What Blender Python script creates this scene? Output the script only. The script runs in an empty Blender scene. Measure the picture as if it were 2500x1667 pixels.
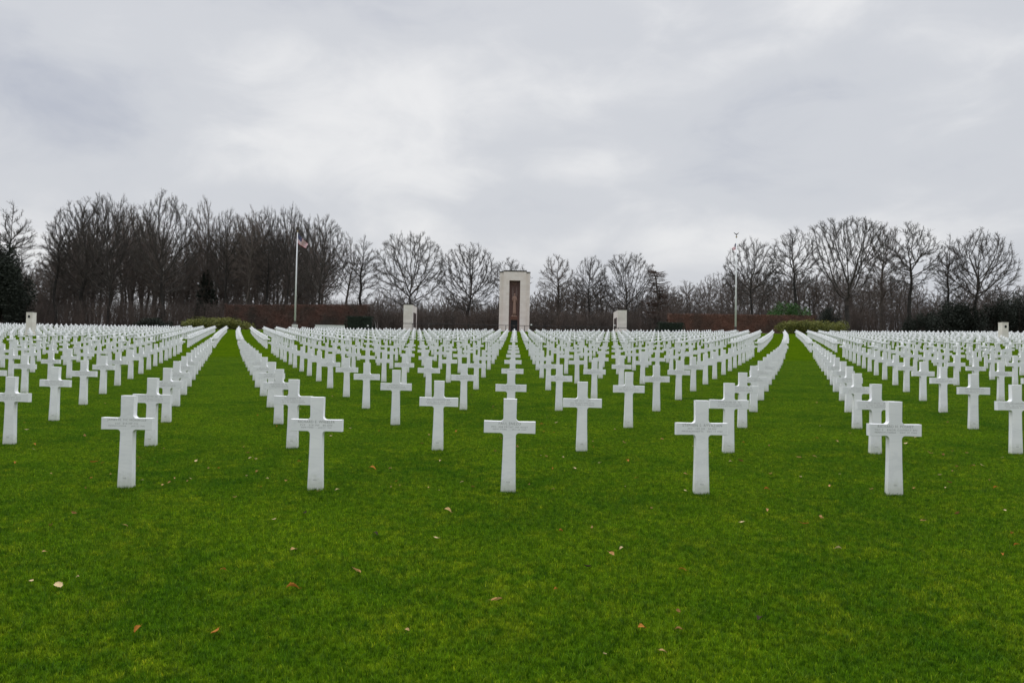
import bpy, bmesh, math, random
import numpy as np
from mathutils import Vector, Matrix, Euler
random.seed(7); rng = np.random.default_rng(7)
scn = bpy.context.scene
C = scn.collection

# ------------------------------------------------------------------ camera
F = 1944.0                                    # focal length in photo pixels (28 mm on full frame)
def nrm(v): v = np.array(v, float); return v/np.linalg.norm(v)
UP = nrm((.0192, 1.0, -.0332))                # true vertical, seen from the camera
COLD = nrm((7., 29.5, -F))                    # direction of the grave columns
AZ = UP
AY = nrm(COLD - COLD.dot(AZ)*AZ)
AX = np.cross(AY, AZ)
GN = nrm((.0068, 1.0, .0152))                 # normal of the near lawn
gw = np.array([GN.dot(AX), GN.dot(AY), GN.dot(AZ)])
SX, SY = -gw[0]/gw[2], -gw[1]/gw[2]
EYE = np.array([0., 0., 1.66])
cam = bpy.data.cameras.new('camera'); co = bpy.data.objects.new('camera', cam); C.objects.link(co)
cam.lens = 28.0; cam.sensor_width = 36.0; cam.clip_end = 6000; cam.clip_start = .05
Rm = Matrix((tuple(AX), tuple(AY), tuple(AZ)))
co.matrix_world = Matrix.Translation(EYE) @ Rm.to_4x4()
scn.camera = co
W2C = np.array([AX, AY, AZ])                  # rows: world axes in camera space

def sp(t, w=4.0):
    t = np.asarray(t, float)/w
    return w*np.where(t > 30, t, np.log1p(np.exp(np.minimum(t, 30))))
def gz(x, y):                                 # height of the ground
    x = np.asarray(x, float); y = np.asarray(y, float)
    z = SX*120*np.tanh(x/120) + SY*np.maximum(y, -60) + .0125*sp(y-47) - (SY+.0125-.004)*sp(y-158, 3)
    return z
def at(px, py, Y):                            # point at depth Y seen at photo pixel px, py
    v = W2C @ np.array([px-1250., 833.5-py, -F])
    return EYE + v*(Y/v[1])
def proj(P):
    v = W2C.T @ (np.array(P)-EYE)
    return 1250+F*v[0]/-v[2], 833.5-F*v[1]/-v[2]

# ------------------------------------------------------------------ sky, sun, exposure
w = bpy.data.worlds.new("World"); scn.world = w; w.use_nodes = True
nt = w.node_tree; N = nt.nodes; L = nt.links
bg = N['Background']; bg.inputs[1].default_value = .1
SUN_EL, SUN_AZ = math.radians(52), math.radians(-12)     # azimuth from +Y towards +X
sky = N.new('ShaderNodeTexSky'); sky.sky_type = 'NISHITA'; sky.sun_disc = False
sky.sun_elevation = SUN_EL; sky.sun_rotation = SUN_AZ; sky.dust_density = 3; sky.air_density = 1.5
tc = N.new('ShaderNodeTexCoord'); sep = N.new('ShaderNodeSeparateXYZ'); L.new(tc.outputs['Generated'], sep.inputs[0])
def M(op, a, b=None, c=None):
    n = N.new('ShaderNodeMath'); n.operation = op
    for i, v in enumerate((a, b, c)):
        if v is None: continue
        if isinstance(v, (int, float)): n.inputs[i].default_value = v
        else: L.new(v, n.inputs[i])
    return n.outputs[0]
zz = M('ADD', M('MAXIMUM', sep.outputs[2], 0.0), .34)
cx_ = M('DIVIDE', sep.outputs[0], zz); cy_ = M('DIVIDE', sep.outputs[1], zz)
cmb = N.new('ShaderNodeCombineXYZ'); L.new(cx_, cmb.inputs[0]); L.new(cy_, cmb.inputs[1])
mp = N.new('ShaderNodeMapping'); L.new(tc.outputs['Generated'], mp.inputs[0])
mp.inputs['Rotation'].default_value = (0, math.radians(14), 0); mp.inputs['Scale'].default_value = (1, 1, 2.1)
mp.inputs['Location'].default_value = (3.1, 1.7, 0)
def noise(scale, detail, rough, dist=0.0, vec=None):
    n = N.new('ShaderNodeTexNoise'); n.inputs['Scale'].default_value = scale; n.inputs['Detail'].default_value = detail
    n.inputs['Roughness'].default_value = rough; n.inputs['Distortion'].default_value = dist
    L.new(vec or mp.outputs[0], n.inputs['Vector']); return n.outputs['Fac']
n1 = noise(2.6, 8, .50, .35); n2 = noise(8.0, 8, .55, .5)
tot = M('ADD', M('MULTIPLY', M('SUBTRACT', n1, .5), 1.1), M('MULTIPLY', M('SUBTRACT', n2, .5), .55))
def blob(px, py, sx, sy, rot, amp):           # a broad patch of the cloud deck in one direction of the sky
    d = nrm(W2C @ np.array([px*1.063-1250., 833.5-py*1.063, -F]))
    e1 = nrm(np.cross(d, (0, 0, 1))); e2 = np.cross(e1, d)
    c_, s_ = math.cos(math.radians(rot)), math.sin(math.radians(rot))
    a = (c_*e1+s_*e2)/(sx*1.063/F); b = (-s_*e1+c_*e2)/(sy*1.063/F)
    def dot(v):
        n = N.new('ShaderNodeVectorMath'); n.operation = 'DOT_PRODUCT'; L.new(tc.outputs['Generated'], n.inputs[0]); n.inputs[1].default_value = tuple(v); return n.outputs['Value']
    u = M('SUBTRACT', dot(a), float(a.dot(d))); v = M('SUBTRACT', dot(b), float(b.dot(d)))
    q = M('ADD', M('MULTIPLY', u, u), M('MULTIPLY', v, v))
    return M('MULTIPLY', M('EXPONENT', M('MULTIPLY', q, -.5)), amp)
BLOBS = [(80, 240, 300, 120, -8, -.20), (330, 100, 160, 60, -6, -.04), (880, 40, 330, 50, 0, -.14), (1250, 330, 360, 50, 12, -.16), (1600, 170, 420, 55, 18, .15), (1850, 60, 260, 50, 25, .12),
         (700, 385, 260, 50, 6, .22), (1280, 390, 170, 32, 4, .16), (2180, 250, 230, 120, 8, -.04), (1000, 130, 160, 50, 14, .10), (1900, 430, 420, 50, 4, -.10), (1300, 560, 900, 60, 0, .12), (550, 230, 250, 60, 6, .05)]
for b in BLOBS: tot = M('ADD', tot, blob(*b))
ramp = N.new('ShaderNodeValToRGB'); L.new(M('ADD', tot, .5), ramp.inputs[0])
cr = ramp.color_ramp; cr.interpolation = 'EASE'
cr.elements[0].position = .12; cr.elements[0].color = (.475, .505, .585, 1)
cr.elements[1].position = .88; cr.elements[1].color = (.83, .835, .85, 1)
e = cr.elements.new(.5); e.color = (.635, .655, .70, 1)
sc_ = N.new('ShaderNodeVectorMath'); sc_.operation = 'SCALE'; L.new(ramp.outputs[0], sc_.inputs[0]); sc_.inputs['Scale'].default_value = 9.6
def sstep(v, a, b):
    n = N.new('ShaderNodeMapRange'); n.interpolation_type = 'SMOOTHSTEP'; L.new(v, n.inputs[0]); n.inputs[1].default_value = a; n.inputs[2].default_value = b; return n.outputs[0]
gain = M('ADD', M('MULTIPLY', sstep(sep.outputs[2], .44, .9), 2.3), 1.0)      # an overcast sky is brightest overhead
gain = M('ADD', gain, M('MULTIPLY', sstep(M('MULTIPLY', sep.outputs[1], -1.0), .0, .6), -.15))  # added: unseen sky behind the camera dimmed to darken the cross fronts
gain = M('ADD', gain, M('MULTIPLY', sstep(M('ABSOLUTE', sep.outputs[0]), .62, .95), .9))  # added: unseen sky at both sides brightened to light the cross sides
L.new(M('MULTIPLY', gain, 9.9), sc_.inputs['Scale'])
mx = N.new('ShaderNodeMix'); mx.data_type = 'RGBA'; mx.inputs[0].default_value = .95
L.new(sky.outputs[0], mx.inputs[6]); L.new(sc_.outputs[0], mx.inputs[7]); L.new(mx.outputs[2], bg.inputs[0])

sl = bpy.data.lights.new('sun', 'SUN'); so = bpy.data.objects.new('sun', sl); C.objects.link(so)
sl.energy = 1.2; sl.angle = math.radians(35); sl.color = (1, .98, .95)
sd = Vector((math.sin(SUN_AZ)*math.cos(SUN_EL), math.cos(SUN_AZ)*math.cos(SUN_EL), math.sin(SUN_EL)))
so.rotation_euler = sd.to_track_quat('Z', 'Y').to_euler()
scn.view_settings.view_transform = 'Standard'; scn.view_settings.look = 'None'; scn.view_settings.gamma = 1
scn.view_settings.exposure = 0.0

# ------------------------------------------------------------------ helpers
def tag(o, label=None, cat=None, group=None, kind=None):
    if label: o['label'] = label
    if cat: o['category'] = cat
    if group: o['group'] = group
    if kind: o['kind'] = kind
    return o
def link(name, me, mats=(), parent=None):
    o = bpy.data.objects.new(name, me); C.objects.link(o)
    for m in (mats if isinstance(mats, (list, tuple)) else [mats]):
        if me is not None and m is not None and m.name not in [q.name for q in me.materials if q]: me.materials.append(m)
    if parent: o.parent = parent
    return o
def empty(name, loc=(0, 0, 0), rz=0):
    o = bpy.data.objects.new(name, None); C.objects.link(o); o.location = [float(v) for v in loc]; o.rotation_euler[2] = rz
    o.empty_display_size = .2; return o
def mesh(name, V, Fs, smooth=False, mi=None):
    me = bpy.data.meshes.new(name)
    if isinstance(Fs, np.ndarray):
        V = np.asarray(V, np.float32); k = Fs.shape[1]
        me.vertices.add(len(V)); me.vertices.foreach_set('co', V.ravel())
        me.loops.add(Fs.size); me.loops.foreach_set('vertex_index', Fs.astype(np.int32).ravel())
        me.polygons.add(len(Fs)); me.polygons.foreach_set('loop_start', np.arange(0, Fs.size, k, dtype=np.int32))
        me.polygons.foreach_set('loop_total', np.full(len(Fs), k, np.int32))
        me.update(calc_edges=True); me.validate()
    else:
        me.from_pydata([tuple(map(float, v)) for v in V], [], [tuple(f) for f in Fs])
    if smooth: me.polygons.foreach_set('use_smooth', [True]*len(me.polygons))
    if mi is not None: me.polygons.foreach_set('material_index', mi)
    return me
class MB:                                     # collects boxes, tubes and lathes into one mesh
    def __init__(s): s.V = []; s.F = []; s.m = []
    def add(s, V, Fs, mi=0):
        n = len(s.V); s.V += [tuple(map(float, v)) for v in V]; s.F += [tuple(i+n for i in f) for f in Fs]; s.m += [mi]*len(Fs); return s
    def box(s, x0, x1, y0, y1, z0, z1, mi=0):
        V = [(x0,y0,z0),(x1,y0,z0),(x1,y1,z0),(x0,y1,z0),(x0,y0,z1),(x1,y0,z1),(x1,y1,z1),(x0,y1,z1)]
        return s.add(V, [(0,3,2,1),(4,5,6,7),(0,1,5,4),(1,2,6,5),(2,3,7,6),(3,0,4,7)], mi)
    def tube(s, P, R, n=8, mi=0, cap=True):
        P = [Vector(p) for p in P]; V = []; Fs = []
        for i, p in enumerate(P):
            d = (P[min(i+1, len(P)-1)]-P[max(i-1, 0)]).normalized()
            a = d.orthogonal().normalized() if i == 0 else (a - d*a.dot(d)).normalized()
            b = d.cross(a); r = R[i] if isinstance(R, (list, tuple)) else R
            V += [p+(a*math.cos(t)+b*math.sin(t))*r for t in [2*math.pi*k/n for k in range(n)]]
        for i in range(len(P)-1):
            Fs += [(i*n+k, i*n+(k+1) % n, (i+1)*n+(k+1) % n, (i+1)*n+k) for k in range(n)]
        if cap: Fs += [tuple(reversed(range(n))), tuple((len(P)-1)*n+k for k in range(n))]
        return s.add(V, Fs, mi)
    def rings(s, R, n=14, mi=0):              # R: (cx, cy, z, rx, ry)
        V = []; Fs = []
        for (cx, cy, z, rx, ry) in R: V += [(cx+rx*math.cos(2*math.pi*k/n), cy+ry*math.sin(2*math.pi*k/n), z) for k in range(n)]
        for i in range(len(R)-1): Fs += [(i*n+k, i*n+(k+1) % n, (i+1)*n+(k+1) % n, (i+1)*n+k) for k in range(n)]
        Fs += [tuple(reversed(range(n))), tuple((len(R)-1)*n+k for k in range(n))]
        return s.add(V, Fs, mi)
    def build(s, name, mats, parent=None, smooth=False):
        return link(name, mesh(name, s.V, s.F, smooth, s.m), mats, parent)

def mat(name, col, rough=.7, var=None, scale=5., bump=0, objvar=0, isl=0, spec=.3, trans=0, metal=0, detail=4):
    m = bpy.data.materials.new(name); m.use_nodes = True; T = m.node_tree; B = T.nodes['Principled BSDF']
    B.inputs['Roughness'].default_value = rough; B.inputs['Specular IOR Level'].default_value = spec; B.inputs['Metallic'].default_value = metal
    geo = T.nodes.new('ShaderNodeNewGeometry'); tcn = T.nodes.new('ShaderNodeTexCoord')
    nz = T.nodes.new('ShaderNodeTexNoise'); nz.inputs['Scale'].default_value = scale; nz.inputs['Detail'].default_value = detail
    T.links.new(tcn.outputs['Object'], nz.inputs['Vector'])
    mxn = T.nodes.new('ShaderNodeMix'); mxn.data_type = 'RGBA'
    mxn.inputs[6].default_value = (*col, 1); mxn.inputs[7].default_value = (*(var or [c*.75 for c in col]), 1)
    rr = T.nodes.new('ShaderNodeMapRange'); rr.inputs[1].default_value = .35; rr.inputs[2].default_value = .65
    T.links.new(nz.outputs['Fac'], rr.inputs[0]); src = rr.outputs[0]
    def mth(op, a, b):
        n = T.nodes.new('ShaderNodeMath'); n.operation = op
        for i, v in enumerate((a, b)):
            if isinstance(v, (int, float)): n.inputs[i].default_value = v
            else: T.links.new(v, n.inputs[i])
        return n.outputs[0]
    if isl: src = mth('ADD', mth('MULTIPLY', src, 1-isl), mth('MULTIPLY', geo.outputs['Random Per Island'], isl))
    T.links.new(src, mxn.inputs[0]); out = mxn.outputs[2]
    if objvar:
        oi = T.nodes.new('ShaderNodeObjectInfo'); hsv = T.nodes.new('ShaderNodeHueSaturation')
        T.links.new(mth('ADD', mth('MULTIPLY', oi.outputs['Random'], objvar), 1-objvar/2), hsv.inputs['Value']); T.links.new(out, hsv.inputs['Color']); out = hsv.outputs[0]
    T.links.new(out, B.inputs['Base Color'])
    if bump:
        bn = T.nodes.new('ShaderNodeBump'); bn.inputs['Strength'].default_value = bump; bn.inputs['Distance'].default_value = .02
        T.links.new(nz.outputs['Fac'], bn.inputs['Height']); T.links.new(bn.outputs[0], B.inputs['Normal'])
    if trans:
        tr = T.nodes.new('ShaderNodeBsdfTranslucent'); ms = T.nodes.new('ShaderNodeMixShader'); ms.inputs[0].default_value = trans
        T.links.new(out, tr.inputs[0]); T.links.new(B.outputs[0], ms.inputs[1]); T.links.new(tr.outputs[0], ms.inputs[2])
        T.links.new(ms.outputs[0], T.nodes['Material Output'].inputs[0])
    return m

# ------------------------------------------------------------------ lawn and ground
def grass_mat(name, blades):
    m = bpy.data.materials.new(name); m.use_nodes = True; T = m.node_tree; B = T.nodes['Principled BSDF']
    B.inputs['Roughness'].default_value = .6 if blades else .9; B.inputs['Specular IOR Level'].default_value = .15 if blades else .05
    geo = T.nodes.new('ShaderNodeNewGeometry')
    def nz(s, d, sc=(1, 1, 1)):
        mpn = T.nodes.new('ShaderNodeMapping'); mpn.inputs['Scale'].default_value = sc; T.links.new(geo.outputs['Position'], mpn.inputs[0])
        n = T.nodes.new('ShaderNodeTexNoise'); n.inputs['Scale'].default_value = s; n.inputs['Detail'].default_value = d; T.links.new(mpn.outputs[0], n.inputs['Vector'])
        r = T.nodes.new('ShaderNodeMapRange'); r.inputs[1].default_value = .36; r.inputs[2].default_value = .64; T.links.new(n.outputs['Fac'], r.inputs[0]); return r.outputs[0]
    def mix(f, a, b):
        n = T.nodes.new('ShaderNodeMix'); n.data_type = 'RGBA'
        for i, v in ((0, f), (6, a), (7, b)):
            if isinstance(v, tuple): n.inputs[i].default_value = (*v, 1)
            elif isinstance(v, float): n.inputs[i].default_value = v
            else: T.links.new(v, n.inputs[i])
        return n.outputs[2]
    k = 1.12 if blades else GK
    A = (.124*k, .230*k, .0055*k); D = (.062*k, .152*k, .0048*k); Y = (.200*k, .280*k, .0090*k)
    f1 = nz(.7, 5); f2 = nz(2.2, 6); f3 = nz(7, 5)
    mu = T.nodes.new('ShaderNodeMath'); mu.operation = 'MULTIPLY'; T.links.new(f2, mu.inputs[0]); mu.inputs[1].default_value = .75
    c = mix(f1, A, D); c = mix(mu.outputs[0], c, mix(f3, D, Y))
    tuft = T.nodes.new('ShaderNodeValToRGB'); T.links.new(nz(24, 3), tuft.inputs[0]); tuft.color_ramp.elements[0].color = (.42, .50, .5, 1); tuft.color_ramp.elements[1].color = (1.35, 1.25, 1.2, 1)
    q = T.nodes.new('ShaderNodeMix'); q.data_type = 'RGBA'; q.blend_type = 'MULTIPLY'; q.inputs[0].default_value = 1; T.links.new(c, q.inputs[6]); T.links.new(tuft.outputs[0], q.inputs[7]); c = q.outputs[2]
    if blades:
        rp = T.nodes.new('ShaderNodeValToRGB'); T.links.new(geo.outputs['Random Per Island'], rp.inputs[0])
        e = rp.color_ramp.elements; e[0].color = (.40, .48, .5, 1); e[1].color = (2.6, 1.75, 2.4, 1); e[1].position = 1
        q = e.new(.55); q.color = (1, 1.02, 1, 1); q = e.new(.93); q.color = (1.2, 1.2, 1, 1)
        n = T.nodes.new('ShaderNodeMix'); n.data_type = 'RGBA'; n.blend_type = 'MULTIPLY'; n.inputs[0].default_value = 1
        T.links.new(c, n.inputs[6]); T.links.new(rp.outputs[0], n.inputs[7]); c = n.outputs[2]
        tr = T.nodes.new('ShaderNodeBsdfTranslucent'); ms = T.nodes.new('ShaderNodeMixShader'); ms.inputs[0].default_value = .4
        T.links.new(c, tr.inputs[0]); T.links.new(B.outputs[0], ms.inputs[1]); T.links.new(tr.outputs[0], ms.inputs[2]); T.links.new(ms.outputs[0], T.nodes['Material Output'].inputs[0])
    T.links.new(c, B.inputs['Base Color'])
    if not blades:
        df = T.nodes.new('ShaderNodeBsdfDiffuse'); T.links.new(c, df.inputs[0]); T.links.new(df.outputs[0], T.nodes['Material Output'].inputs[0])
    return m
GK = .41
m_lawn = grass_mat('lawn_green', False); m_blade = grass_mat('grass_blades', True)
m_floor = mat('leaf_litter', (.075, .052, .035), .95, (.04, .034, .025), .6, .5)
xs = np.unique(np.concatenate([np.linspace(-150, 150, 61), 150*np.sinh(np.linspace(1, 3.2, 14))/math.sinh(1), -150*np.sinh(np.linspace(1, 3.2, 14))/math.sinh(1)]))
ys = np.unique(np.concatenate([np.linspace(-60, 147, 70), np.linspace(147, 180, 12), 180+np.geomspace(3, 2400, 16)]))
def sheet(name, ysub, m):
    X, Y = np.meshgrid(xs, ysub); V = np.stack([X, Y, gz(X, Y)], -1).reshape(-1, 3); nx = len(xs)
    i, j = np.meshgrid(np.arange(nx-1), np.arange(len(ysub)-1)); a = (j*nx+i).ravel()
    return tag(link(name, mesh(name, V, np.stack([a, a+1, a+nx+1, a+nx], 1), True), m), kind='structure')
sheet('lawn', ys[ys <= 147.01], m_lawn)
sheet('forest_floor', ys[ys >= 146.99], m_floor)

# blades: one square metre of mown grass, laid out again and again over the near lawn
nb = 12500
bx = rng.uniform(-.5, .5, nb); by = rng.uniform(-.5, .5, nb); ang = rng.uniform(0, 2*np.pi, nb)
clump = .5+.5*np.sin(bx*2*np.pi*3+np.sin(by*2*np.pi*2)*2)*np.sin(by*2*np.pi*4)
hh = rng.uniform(.011, .031, nb)*(.7+.5*clump); wd = rng.uniform(.0013, .0027, nb)
lean = rng.normal(0, .55, nb)*hh; la = rng.uniform(0, 2*np.pi, nb)
ca, sa = np.cos(ang)*wd, np.sin(ang)*wd; lx, ly = np.cos(la)*lean, np.sin(la)*lean
z0 = np.zeros(nb)
Vb = np.stack([np.stack([bx-ca, by-sa, z0-.004], 1), np.stack([bx+ca, by+sa, z0-.004], 1),
               np.stack([bx+ca*.8+lx*.35, by+sa*.8+ly*.35, hh*.6], 1), np.stack([bx-ca*.8+lx*.35, by-sa*.8+ly*.35, hh*.6], 1),
               np.stack([bx+lx, by+ly, hh], 1)], 1).reshape(-1, 3)
k5 = np.arange(nb)*5
Fb = np.concatenate([np.stack([k5, k5+1, k5+2], 1), np.stack([k5, k5+2, k5+3], 1), np.stack([k5+3, k5+2, k5+4], 1)])
gme = mesh('grass', Vb, Fb)
grass = link('grass', gme, m_blade)
tag(grass, 'short mown green lawn grass growing between the graves', 'grass', kind='stuff')
grass.rotation_euler = (math.atan(SY), -math.atan(SX), 0)
GRASS_TO = 62
ng = bpy.data.node_groups.new('grass_field', 'GeometryNodeTree')
ng.interface.new_socket('Geometry', in_out='INPUT', socket_type='NodeSocketGeometry'); ng.interface.new_socket('Geometry', in_out='OUTPUT', socket_type='NodeSocketGeometry')
gi = ng.nodes.new('NodeGroupInput'); go = ng.nodes.new('NodeGroupOutput')
gr = ng.nodes.new('GeometryNodeMeshGrid'); gr.inputs['Size X'].default_value = 88; gr.inputs['Size Y'].default_value = GRASS_TO-2; gr.inputs['Vertices X'].default_value = 89; gr.inputs['Vertices Y'].default_value = GRASS_TO-1
tf = ng.nodes.new('GeometryNodeTransform'); tf.inputs['Translation'].default_value = (0, 2+(GRASS_TO-2)/2, 0)
pos = ng.nodes.new('GeometryNodeInputPosition'); sx_ = ng.nodes.new('ShaderNodeSeparateXYZ'); ng.links.new(pos.outputs[0], sx_.inputs[0])
def gm(op, a, b):
    n = ng.nodes.new('ShaderNodeMath'); n.operation = op
    for i, v in enumerate((a, b)):
        if isinstance(v, (int, float)): n.inputs[i].default_value = v
        elif v is not None: ng.links.new(v, n.inputs[i])
    return n.outputs[0]
sel = gm('LESS_THAN', gm('ABSOLUTE', sx_.outputs[0], None), gm('ADD', gm('MULTIPLY', sx_.outputs[1], .66), 1.6))
iop = ng.nodes.new('GeometryNodeInstanceOnPoints'); rv = ng.nodes.new('FunctionNodeRandomValue'); rv.data_type = 'INT'
rv.inputs['Min'].default_value = 0; rv.inputs['Max'].default_value = 3
rin = [s for s in rv.inputs if s.type == 'INT']; rin[0].default_value = 0; rin[1].default_value = 3
rout = [s for s in rv.outputs if s.type == 'INT'][0]
cmbr = ng.nodes.new('ShaderNodeCombineXYZ'); ng.links.new(gm('MULTIPLY', rout, math.pi/2), cmbr.inputs[2])
ng.links.new(gr.outputs[0], tf.inputs[0]); ng.links.new(tf.outputs[0], iop.inputs['Points']); ng.links.new(sel, iop.inputs['Selection'])
ng.links.new(gi.outputs[0], iop.inputs['Instance']); ng.links.new(cmbr.outputs[0], iop.inputs['Rotation']); ng.links.new(iop.outputs[0], go.inputs[0])
gmod = grass.modifiers.new('field', 'NODES'); gmod.node_group = ng

# ------------------------------------------------------------------ grave markers
def weather(m):                               # grey veins in the marble, a little algae and soil above the turf line
    T = m.node_tree; B = T.nodes['Principled BSDF']; src = B.inputs['Base Color'].links[0].from_socket; N_ = T.nodes.new
    tcn = N_('ShaderNodeTexCoord'); oi = N_('ShaderNodeObjectInfo'); ad = N_('ShaderNodeVectorMath'); ad.operation = 'ADD'; cb = N_('ShaderNodeCombineXYZ'); mu = N_('ShaderNodeMath'); mu.operation = 'MULTIPLY'
    T.links.new(oi.outputs['Random'], mu.inputs[0]); mu.inputs[1].default_value = 60; T.links.new(mu.outputs[0], cb.inputs[0]); T.links.new(mu.outputs[0], cb.inputs[2]); T.links.new(tcn.outputs['Object'], ad.inputs[0]); T.links.new(cb.outputs[0], ad.inputs[1])
    mp_ = N_('ShaderNodeMapping'); mp_.inputs['Rotation'].default_value = (0, .9, 0); mp_.inputs['Scale'].default_value = (1.2, 3, 4); T.links.new(ad.outputs[0], mp_.inputs[0])
    nz = N_('ShaderNodeTexNoise'); nz.inputs['Scale'].default_value = 1.6; nz.inputs['Detail'].default_value = 7; nz.inputs['Distortion'].default_value = 1.2; T.links.new(mp_.outputs[0], nz.inputs['Vector'])
    rp = N_('ShaderNodeValToRGB'); e = rp.color_ramp.elements; e[0].position = .46; e[0].color = (1, 1, 1, 1); e[1].position = .54; e[1].color = (1, 1, 1, 1); q = e.new(.5); q.color = (.84, .85, .86, 1); T.links.new(nz.outputs['Fac'], rp.inputs[0])
    m1 = N_('ShaderNodeMix'); m1.data_type = 'RGBA'; m1.blend_type = 'MULTIPLY'; m1.inputs[0].default_value = .4; T.links.new(src, m1.inputs[6]); T.links.new(rp.outputs[0], m1.inputs[7])
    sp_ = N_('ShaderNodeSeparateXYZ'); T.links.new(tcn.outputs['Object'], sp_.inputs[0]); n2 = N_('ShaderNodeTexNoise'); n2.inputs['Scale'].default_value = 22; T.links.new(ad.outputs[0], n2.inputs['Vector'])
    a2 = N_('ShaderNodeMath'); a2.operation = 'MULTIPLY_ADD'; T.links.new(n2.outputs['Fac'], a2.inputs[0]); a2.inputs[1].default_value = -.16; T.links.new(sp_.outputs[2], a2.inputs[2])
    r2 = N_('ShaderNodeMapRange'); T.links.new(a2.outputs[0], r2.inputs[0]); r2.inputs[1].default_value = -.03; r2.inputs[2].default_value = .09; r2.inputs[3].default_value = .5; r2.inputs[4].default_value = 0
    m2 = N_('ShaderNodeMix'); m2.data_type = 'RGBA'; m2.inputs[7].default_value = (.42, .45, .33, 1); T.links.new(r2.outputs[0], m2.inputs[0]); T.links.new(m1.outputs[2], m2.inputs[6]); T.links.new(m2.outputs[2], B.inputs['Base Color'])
m_marble = mat('white_marble', (.83, .83, .82), .5, (.74, .745, .745), 3.0, .05, objvar=.07, spec=.3, detail=8)
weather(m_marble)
m_marble_far = mat('white_marble_far', (.80, .80, .79), .5, (.72, .73, .73), .7, 0, isl=.5)
m_engr = mat('engraved_letters', (.37, .37, .36), .8, (.30, .30, .29), 30)
T_ = .083
def cross_outline(seg):
    r = .034; pts = [(.077, -.12), (.0765, 0), (.067, .35), (.0640, .602-r)]
    def arc(cx, cz, a0, a1):
        return [(cx+r*math.cos(math.radians(a0+(a1-a0)*k/seg)), cz+r*math.sin(math.radians(a0+(a1-a0)*k/seg))) for k in range(0, seg+1)]
    pts = pts[:3] + arc(.064+r, .602-r, 180, 90) + [(.262, .600), (.262, .722)] + arc(.0655+r, .720+r, 270, 180) + [(.068, .95)]
    return pts + [(-x, z) for x, z in reversed(pts)]
def marker_mesh(name, outline, t, bev):
    bm = bmesh.new(); vs = [bm.verts.new((x, -t/2, z)) for x, z in outline]; f = bm.faces.new(vs)
    f.normal_update()
    ex = bmesh.ops.extrude_face_region(bm, geom=[f]); ve = [g for g in ex['geom'] if isinstance(g, bmesh.types.BMVert)]
    bmesh.ops.translate(bm, vec=(0, t, 0), verts=ve); bmesh.ops.recalc_face_normals(bm, faces=bm.faces[:])
    if bev:
        ed = [e for e in bm.edges if abs(e.verts[0].co.y-e.verts[1].co.y) < 1e-6]
        bmesh.ops.bevel(bm, geom=ed, offset=bev, segments=2, affect='EDGES', profile=.5)
    me = bpy.data.meshes.new(name); bm.to_mesh(me); bm.free(); return me
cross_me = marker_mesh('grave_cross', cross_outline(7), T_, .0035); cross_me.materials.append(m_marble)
def star_mesh():
    mb = MB(); zc = .765; R = .178
    b = [( .077, -.12), (.0765, 0), (.068, .35), (.066, .61), (-.066, .61), (-.068, .35), (-.0765, 0), (-.077, -.12)]
    pts = []
    for k in range(12):
        a = math.radians(90+30*k); rr = R if k % 2 == 0 else R/math.sqrt(3); pts.append((rr*math.cos(a), zc+rr*math.sin(a)))
    bm = bmesh.new()
    for o_, t in ((b, T_*.98), (pts, T_)):
        vs = [bm.verts.new((x, -t/2, z)) for x, z in o_]; f = bm.faces.new(vs)
        ex = bmesh.ops.extrude_face_region(bm, geom=[f]); bmesh.ops.translate(bm, vec=(0, t, 0), verts=[g for g in ex['geom'] if isinstance(g, bmesh.types.BMVert)])
    bmesh.ops.recalc_face_normals(bm, faces=bm.faces[:]); me = bpy.data.meshes.new('grave_star'); bm.to_mesh(me); bm.free(); me.materials.append(m_marble); return me
star_me = star_mesh()

def text_obj(body, width, cap, z, y):
    cu = bpy.data.curves.new('t', 'FONT'); cu.body = body; cu.size = 1; cu.align_x = 'CENTER'; cu.extrude = .0; cu.space_character = 1.12; cu.resolution_u = 2
    o = bpy.data.objects.new('t', cu); C.objects.link(o); bpy.context.view_layer.update()
    me = bpy.data.meshes.new_from_object(o.evaluated_get(bpy.context.evaluated_depsgraph_get())); bpy.data.objects.remove(o)
    V = np.array([v.co[:] for v in me.vertices]); Fs = [tuple(p.vertices) for p in me.polygons]
    V[:, 0] -= (V[:, 0].max()+V[:, 0].min())/2; V[:, 1] -= V[:, 1].min()
    V[:, 0] *= width/(V[:, 0].max()-V[:, 0].min()); V[:, 1] *= cap/V[:, 1].max()
    return np.stack([V[:, 0], np.full(len(V), y), V[:, 1]+z], 1), Fs
def inscription(lines):
    mb = MB()
    for (body, wdt, cap, z) in lines:
        V, Fs = text_obj(body, wdt, cap, z, -T_/2-.0008); mb.add(V, Fs)
    return mesh('inscription', mb.V, mb.F)
def strokes(seed):                            # worn lettering too small to read
    r = random.Random(seed); mb = MB(); y = -T_/2-.0008
    for (half, cap, z) in ((r.uniform(.10, .16), .022, .682), (r.uniform(.12, .17), .015, .655), (r.uniform(.15, .19), .015, .630)):
        x = -half
        while x < half:
            wl = r.uniform(.003, .009)
            if r.random() < .86:
                zz0 = z; mb.add([(x, y, zz0), (x+.0028, y, zz0), (x+.0028, y, zz0+cap), (x, y, zz0+cap)], [(0, 1, 2, 3)])
                if r.random() < .6:
                    zb = zz0+r.choice((0, .45, .85))*cap; mb.add([(x+.0028, y, zb), (x+wl, y, zb), (x+wl, y, zb+.0028), (x+.0028, y, zb+.0028)], [(0, 1, 2, 3)])
            x += wl+.0042
    return mesh('inscription', mb.V, mb.F)
stroke_me = [strokes(s) for s in range(4)]
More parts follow.
